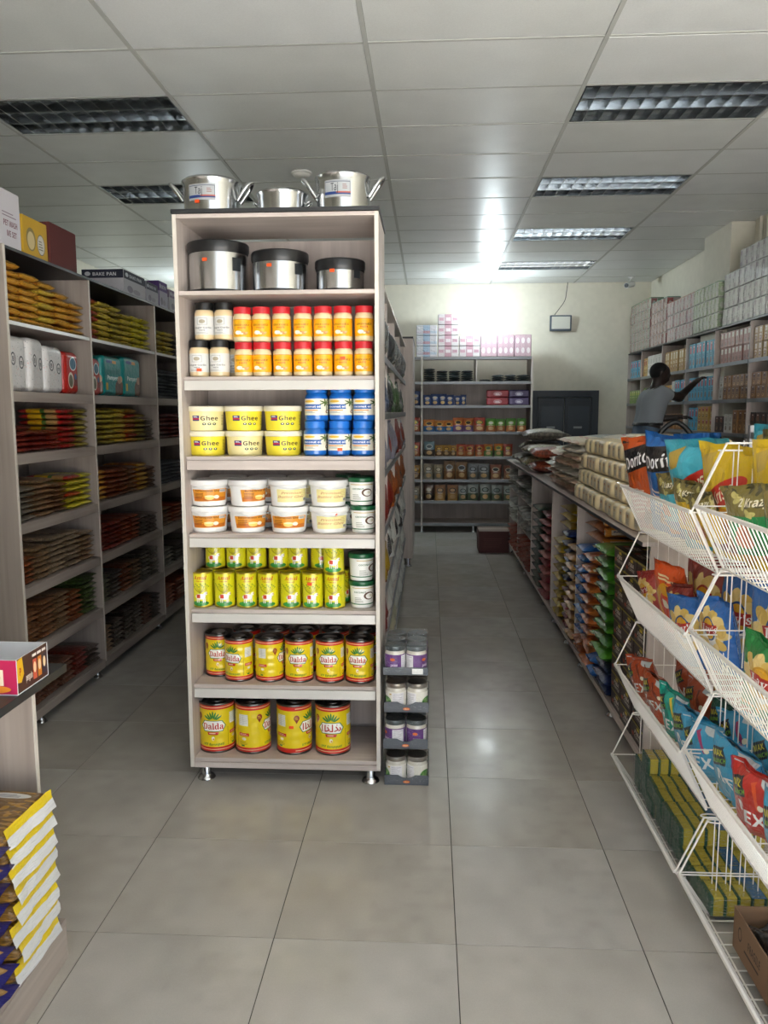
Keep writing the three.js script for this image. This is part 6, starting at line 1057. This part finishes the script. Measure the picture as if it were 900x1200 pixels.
  // worn carton with a black bag
  const kr = std(0x8a6c52, 0.8), c0 = tier(3, 2.1);
  const bx = (label, x0, x1, d0, d1, h, y) => { const t = thing('open_carton', label, 'box', (x0 + x1) / 2, y, (d0 + d1) / 2), W = x1 - x0, L = d1 - d0;
    part('base', new THREE.BoxGeometry(W, 0.004, L), kr, t, 0, 0.002, 0);
    for (const s of [-1, 1]) { part('side', new THREE.BoxGeometry(0.004, h, L), kr, t, s * (W / 2 - 0.002), h / 2 + 0.004, 0); part('end', new THREE.BoxGeometry(W - 0.008, h, 0.004), kr, t, 0, h / 2 + 0.004, s * (L / 2 - 0.002)); }
    const pr = part('print', new THREE.PlaneGeometry(L * 0.8, h * 0.7), std(0xffffff, 0.8, { map: canvas(256, 64, (g) => { rect(g, 0, 0, 256, 64, '#8a6c52'); g.strokeStyle = '#4a3a2e'; g.lineWidth = 4; g.beginPath(); g.ellipse(30, 26, 14, 14, 0, 0, 7); g.stroke(); text(g, 'FRAGILE', 150, 24, 26, '#4a3a2e'); lines(g, 70, 44, 150, 1, 1, 5, '#4a3a2e'); }) }), t, -W / 2 - 0.0008, h * 0.5, 0); pr.rotation.y = -Math.PI / 2;
    return t; };
  bx('worn brown carton holding a black bag in the bottom basket', 0.965, 1.31, 2.12, 2.4, 0.13, c0);
  bx('worn brown carton with printed side by the entrance end', 0.965, 1.31, 1.7, 2.11, 0.15, c0);
  const bb = solo('black_plastic_bag', 'crumpled black plastic bag inside the worn carton', 'bag', bag(0.29, 0.24, 0.1, { lie: true, p: 2.5, e: 0.4, s: 3, nu: 16, nv: 16, wr: 0.4 }), film(0x1a1c1e), 1.137, c0 + 0.006, 2.26); bb.rotation.y = 0.1;
}
// ---------- the man at the wall shelf ----------
{
  const V = (x, y, d) => [x, y, -d];
  const capd = (p, a, b, ra, rb) => { const ax = b[0] - a[0], ay = b[1] - a[1], az = b[2] - a[2], px = p[0] - a[0], py = p[1] - a[1], pz = p[2] - a[2]; const q = Math.max(0, Math.min(1, (px * ax + py * ay + pz * az) / (ax * ax + ay * ay + az * az + 1e-9))); return Math.hypot(px - q * ax, py - q * ay, pz - q * az) - (ra + (rb - ra) * q); };
  const smin = (a, b, k) => { const h = Math.max(0, k - Math.abs(a - b)) / k; return Math.min(a, b) - h * h * k / 4; };
  const bones = (list, k = 0.04, add = 0) => (p) => { let d = 9; for (const [a, b, ra, rb] of list) d = smin(d, capd(p, a, b, ra + add, rb + add), k); return d; };
  function surface(fn, c, half, res) {
    const mc = new MarchingCubes(res, new THREE.MeshBasicMaterial(), false, false, 90000); mc.isolation = 0; const hs = res / 2;
    for (let z = 0; z < res; z++) for (let y = 0; y < res; y++) for (let x = 0; x < res; x++) mc.field[x + y * res + z * res * res] = -fn([c[0] + (x - hs) / hs * half, c[1] + (y - hs) / hs * half, c[2] + (z - hs) / hs * half]);
    mc.update(); const n = mc.count, g = new THREE.BufferGeometry(), a = new Float32Array(mc.positionArray.slice(0, n * 3));
    for (let i = 0; i < n; i++) for (let j = 0; j < 3; j++) a[3 * i + j] = c[j] + a[3 * i + j] * half;
    g.setAttribute('position', new THREE.BufferAttribute(a, 3)); const m = mergeVertices(g, 1e-5); m.computeVertexNormals(); return m;
  }
  const hipR = V(2.25, 1.47, 8.41), hipL = V(2.25, 1.47, 8.59), knR = V(2.29, 1.02, 8.40), knL = V(2.27, 1.02, 8.60), anR = V(2.24, 0.6, 8.40), anL = V(2.22, 0.6, 8.60);
  const shR = V(2.325, 1.905, 8.33), shL = V(2.33, 1.905, 8.67), elR = V(2.555, 1.865, 8.42), wrR = V(2.745, 2.02, 8.53), elL = V(2.42, 1.64, 8.76), wrL = V(2.64, 1.66, 8.7);
  const torso = [[V(2.265, 1.56, 8.43), V(2.3, 1.8, 8.41), 0.105, 0.115], [V(2.265, 1.56, 8.57), V(2.3, 1.8, 8.59), 0.105, 0.115], [V(2.3, 1.8, 8.41), shR, 0.1, 0.062], [V(2.3, 1.8, 8.59), shL, 0.1, 0.062], [V(2.31, 1.86, 8.4), V(2.31, 1.86, 8.6), 0.085, 0.085]];
  const hips = [[hipR, hipL, 0.1, 0.1], [V(2.255, 1.54, 8.44), V(2.255, 1.54, 8.56), 0.105, 0.105]];
  const legs = [[hipR, knR, 0.088, 0.058], [knR, anR, 0.056, 0.042], [hipL, knL, 0.088, 0.058], [knL, anL, 0.056, 0.042]];
  const arms = [[shR, elR, 0.054, 0.042], [elR, wrR, 0.042, 0.028], [shL, elL, 0.054, 0.042], [elL, wrL, 0.042, 0.028]];
  const neck = [[V(2.335, 1.9, 8.5), V(2.365, 2.03, 8.5), 0.058, 0.052]];
  const feet = [[V(2.21, 0.555, 8.4), V(2.4, 0.55, 8.4), 0.035, 0.03], [V(2.19, 0.555, 8.6), V(2.38, 0.55, 8.6), 0.035, 0.03]];
  const man = thing('person', 'person in grey shirt and jeans reaching into wall shelf', 'person', 0, 0, 0);
  const skin = std(0x2f211b, 0.5), body = surface(bones([...torso, ...hips, ...legs, ...arms, ...neck, ...feet]), V(2.4, 1.36, 8.5), 0.92, 110);
  const hd = surface((p) => { let d = bones([[V(2.372, 2.13, 8.5), V(2.36, 2.125, 8.5), 0.088, 0.088], [V(2.395, 2.07, 8.5), V(2.405, 2.04, 8.5), 0.062, 0.045], [V(2.45, 2.1, 8.5), V(2.462, 2.085, 8.5), 0.016, 0.019], [V(2.448, 2.045, 8.487), V(2.448, 2.045, 8.513), 0.013, 0.013], [V(2.43, 2.13, 8.475), V(2.43, 2.13, 8.525), 0.03, 0.03], [V(2.335, 1.96, 8.5), V(2.362, 2.05, 8.5), 0.056, 0.054]], 0.035)(p); for (const s of [-1, 1]) d = smin(d, capd(p, V(2.365, 2.115, 8.5 + s * 0.083), V(2.36, 2.085, 8.5 + s * 0.08), 0.018, 0.013), 0.012); return d; }, V(2.385, 2.07, 8.5), 0.19, 76);
  const hand = (w, dir, up, sgn) => { // palm, four bent fingers and a thumb from the side of the palm
    const D = new THREE.Vector3(...dir).normalize(), U = new THREE.Vector3(...up).normalize(), Rr = new THREE.Vector3().crossVectors(D, U).normalize(), at = (f, u, r) => { const q = new THREE.Vector3(...w).addScaledVector(D, f).addScaledVector(U, u).addScaledVector(Rr, r * sgn); return [q.x, q.y, q.z]; };
    const b = [[at(-0.02, 0, 0), at(0.03, 0, 0), 0.027, 0.026], [at(0.02, 0, -0.02), at(0.075, 0, -0.028), 0.016, 0.014], [at(0.02, 0, 0.02), at(0.075, 0, 0.026), 0.016, 0.014]], f = [];
    [[-0.03, 0.06], [-0.011, 0.072], [0.009, 0.066], [0.028, 0.05]].forEach(([r, l]) => { const a = at(0.07, 0, r), m = at(0.07 + l * 0.5, -0.006, r * 1.1), e = at(0.07 + l * 0.9, -0.026, r * 1.12); f.push([a, m, 0.009, 0.0085], [m, e, 0.0085, 0.007]); });
    f.push([at(0.015, -0.005, -0.03), at(0.05, -0.014, -0.055), 0.011, 0.009], [at(0.05, -0.014, -0.055), at(0.08, -0.02, -0.056), 0.009, 0.0075]);
    const p1 = bones(b, 0.02), p2 = f.map((q) => bones([q], 0.001));
    const c = at(0.055, -0.005, 0); return surface((p) => { let d = p1(p); let e = 9; for (const q of p2) e = Math.min(e, q(p)); return smin(d, e, 0.008); }, c, 0.12, 72);
  };
  part('body', mergeGeometries([body, hd, hand(wrR, [0.75, 0.5, -0.35], [-0.5, 0.8, 0], 1), hand(wrL, [0.95, 0.05, 0.25], [0, 1, 0], -1)]), skin, man).userData.label = 'dark brown skin';
  const lerp = (a, b, t) => a.map((v, i) => v + (b[i] - v) * t);
  const shirtF = bones([...torso, [V(2.262, 1.5, 8.43), V(2.262, 1.56, 8.43), 0.105, 0.105], [V(2.262, 1.5, 8.57), V(2.262, 1.56, 8.57), 0.105, 0.105], [shR, lerp(shR, elR, 0.42), 0.058, 0.052], [shL, lerp(shL, elL, 0.5), 0.058, 0.056]], 0.045, 0.013);
  const shirtTex = std(0x8f959b, 0.85);
  part('shirt', surface((p) => Math.max(shirtF(p), 1.585 - p[1] + 0.008 * Math.sin(p[0] * 40), p[1] - 1.975 - (p[0] - 2.335) * 0.5), V(2.38, 1.76, 8.5), 0.42, 84), shirtTex, man).userData.label = 'grey short-sleeved shirt';
  const jeanF = bones([...hips, ...legs], 0.04, 0.014);
  part('jeans', surface((p) => Math.max(jeanF(p), p[1] - 1.63, 0.62 - p[1]), V(2.26, 1.14, 8.5), 0.6, 84), std(0x4d5f74, 0.85), man).userData.label = 'faded blue jeans';
  const beltF = bones(hips.concat(torso.slice(0, 2)), 0.045, 0.021);
  part('belt', surface((p) => Math.max(beltF(p), p[1] - 1.607, 1.575 - p[1]), V(2.26, 1.59, 8.5), 0.26, 60), black, man);
  part('hair', surface((p) => { const d = Math.hypot(p[0] - 2.362, p[1] - 2.128, p[2] + 8.5) - 0.0945; return Math.max(d, (2.09 - p[1]) + (p[0] - 2.36) * 1.1); }, V(2.365, 2.13, 8.5), 0.13, 60), std(0x0d0b0b, 0.9), man);
  for (const s of [-1, 1]) { part('eye', new THREE.SphereGeometry(0.0105, 10, 8), std(0xd8d4cc, 0.3), man, 2.445, 2.112, -8.5 + s * 0.03); part('shoe', new RoundedBoxGeometry(0.29, 0.075, 0.095, 3, 0.03), std(0x1c1c1e, 0.5), man, 2.29 - (s < 0 ? 0.02 : 0), 0.558, -(8.5 - s * 0.1)); }
  const st = thing('step_stool', 'two-step metal stool under the person at wall shelf', 'stool', 2.29, 0, 8.5); st.rotation.y = Math.PI / 2;
  for (const [y, x0, x1] of [[0.5, -0.19, 0.19], [0.25, -0.4, -0.17]]) part('step', new RoundedBoxGeometry(x1 - x0, 0.02, 0.44, 1, 0.004), greyMetal, st, (x0 + x1) / 2, y + 0.01, 0);
  for (const s of [-1, 1]) { part('leg', rod([0.17, 0, s * 0.2], [0.15, 0.5, s * 0.2], 0.012, 8), greyMetal, st); part('leg', rod([-0.4, 0, s * 0.2], [-0.16, 0.5, s * 0.2], 0.012, 8), greyMetal, st); part('brace', rod([-0.28, 0.25, s * 0.2], [0.16, 0.25, s * 0.2], 0.008, 8), greyMetal, st); }
}
scene.traverse((o) => { if (o.isMesh && o.castShadow !== false) shade(o); });
renderer.render(scene, camera);
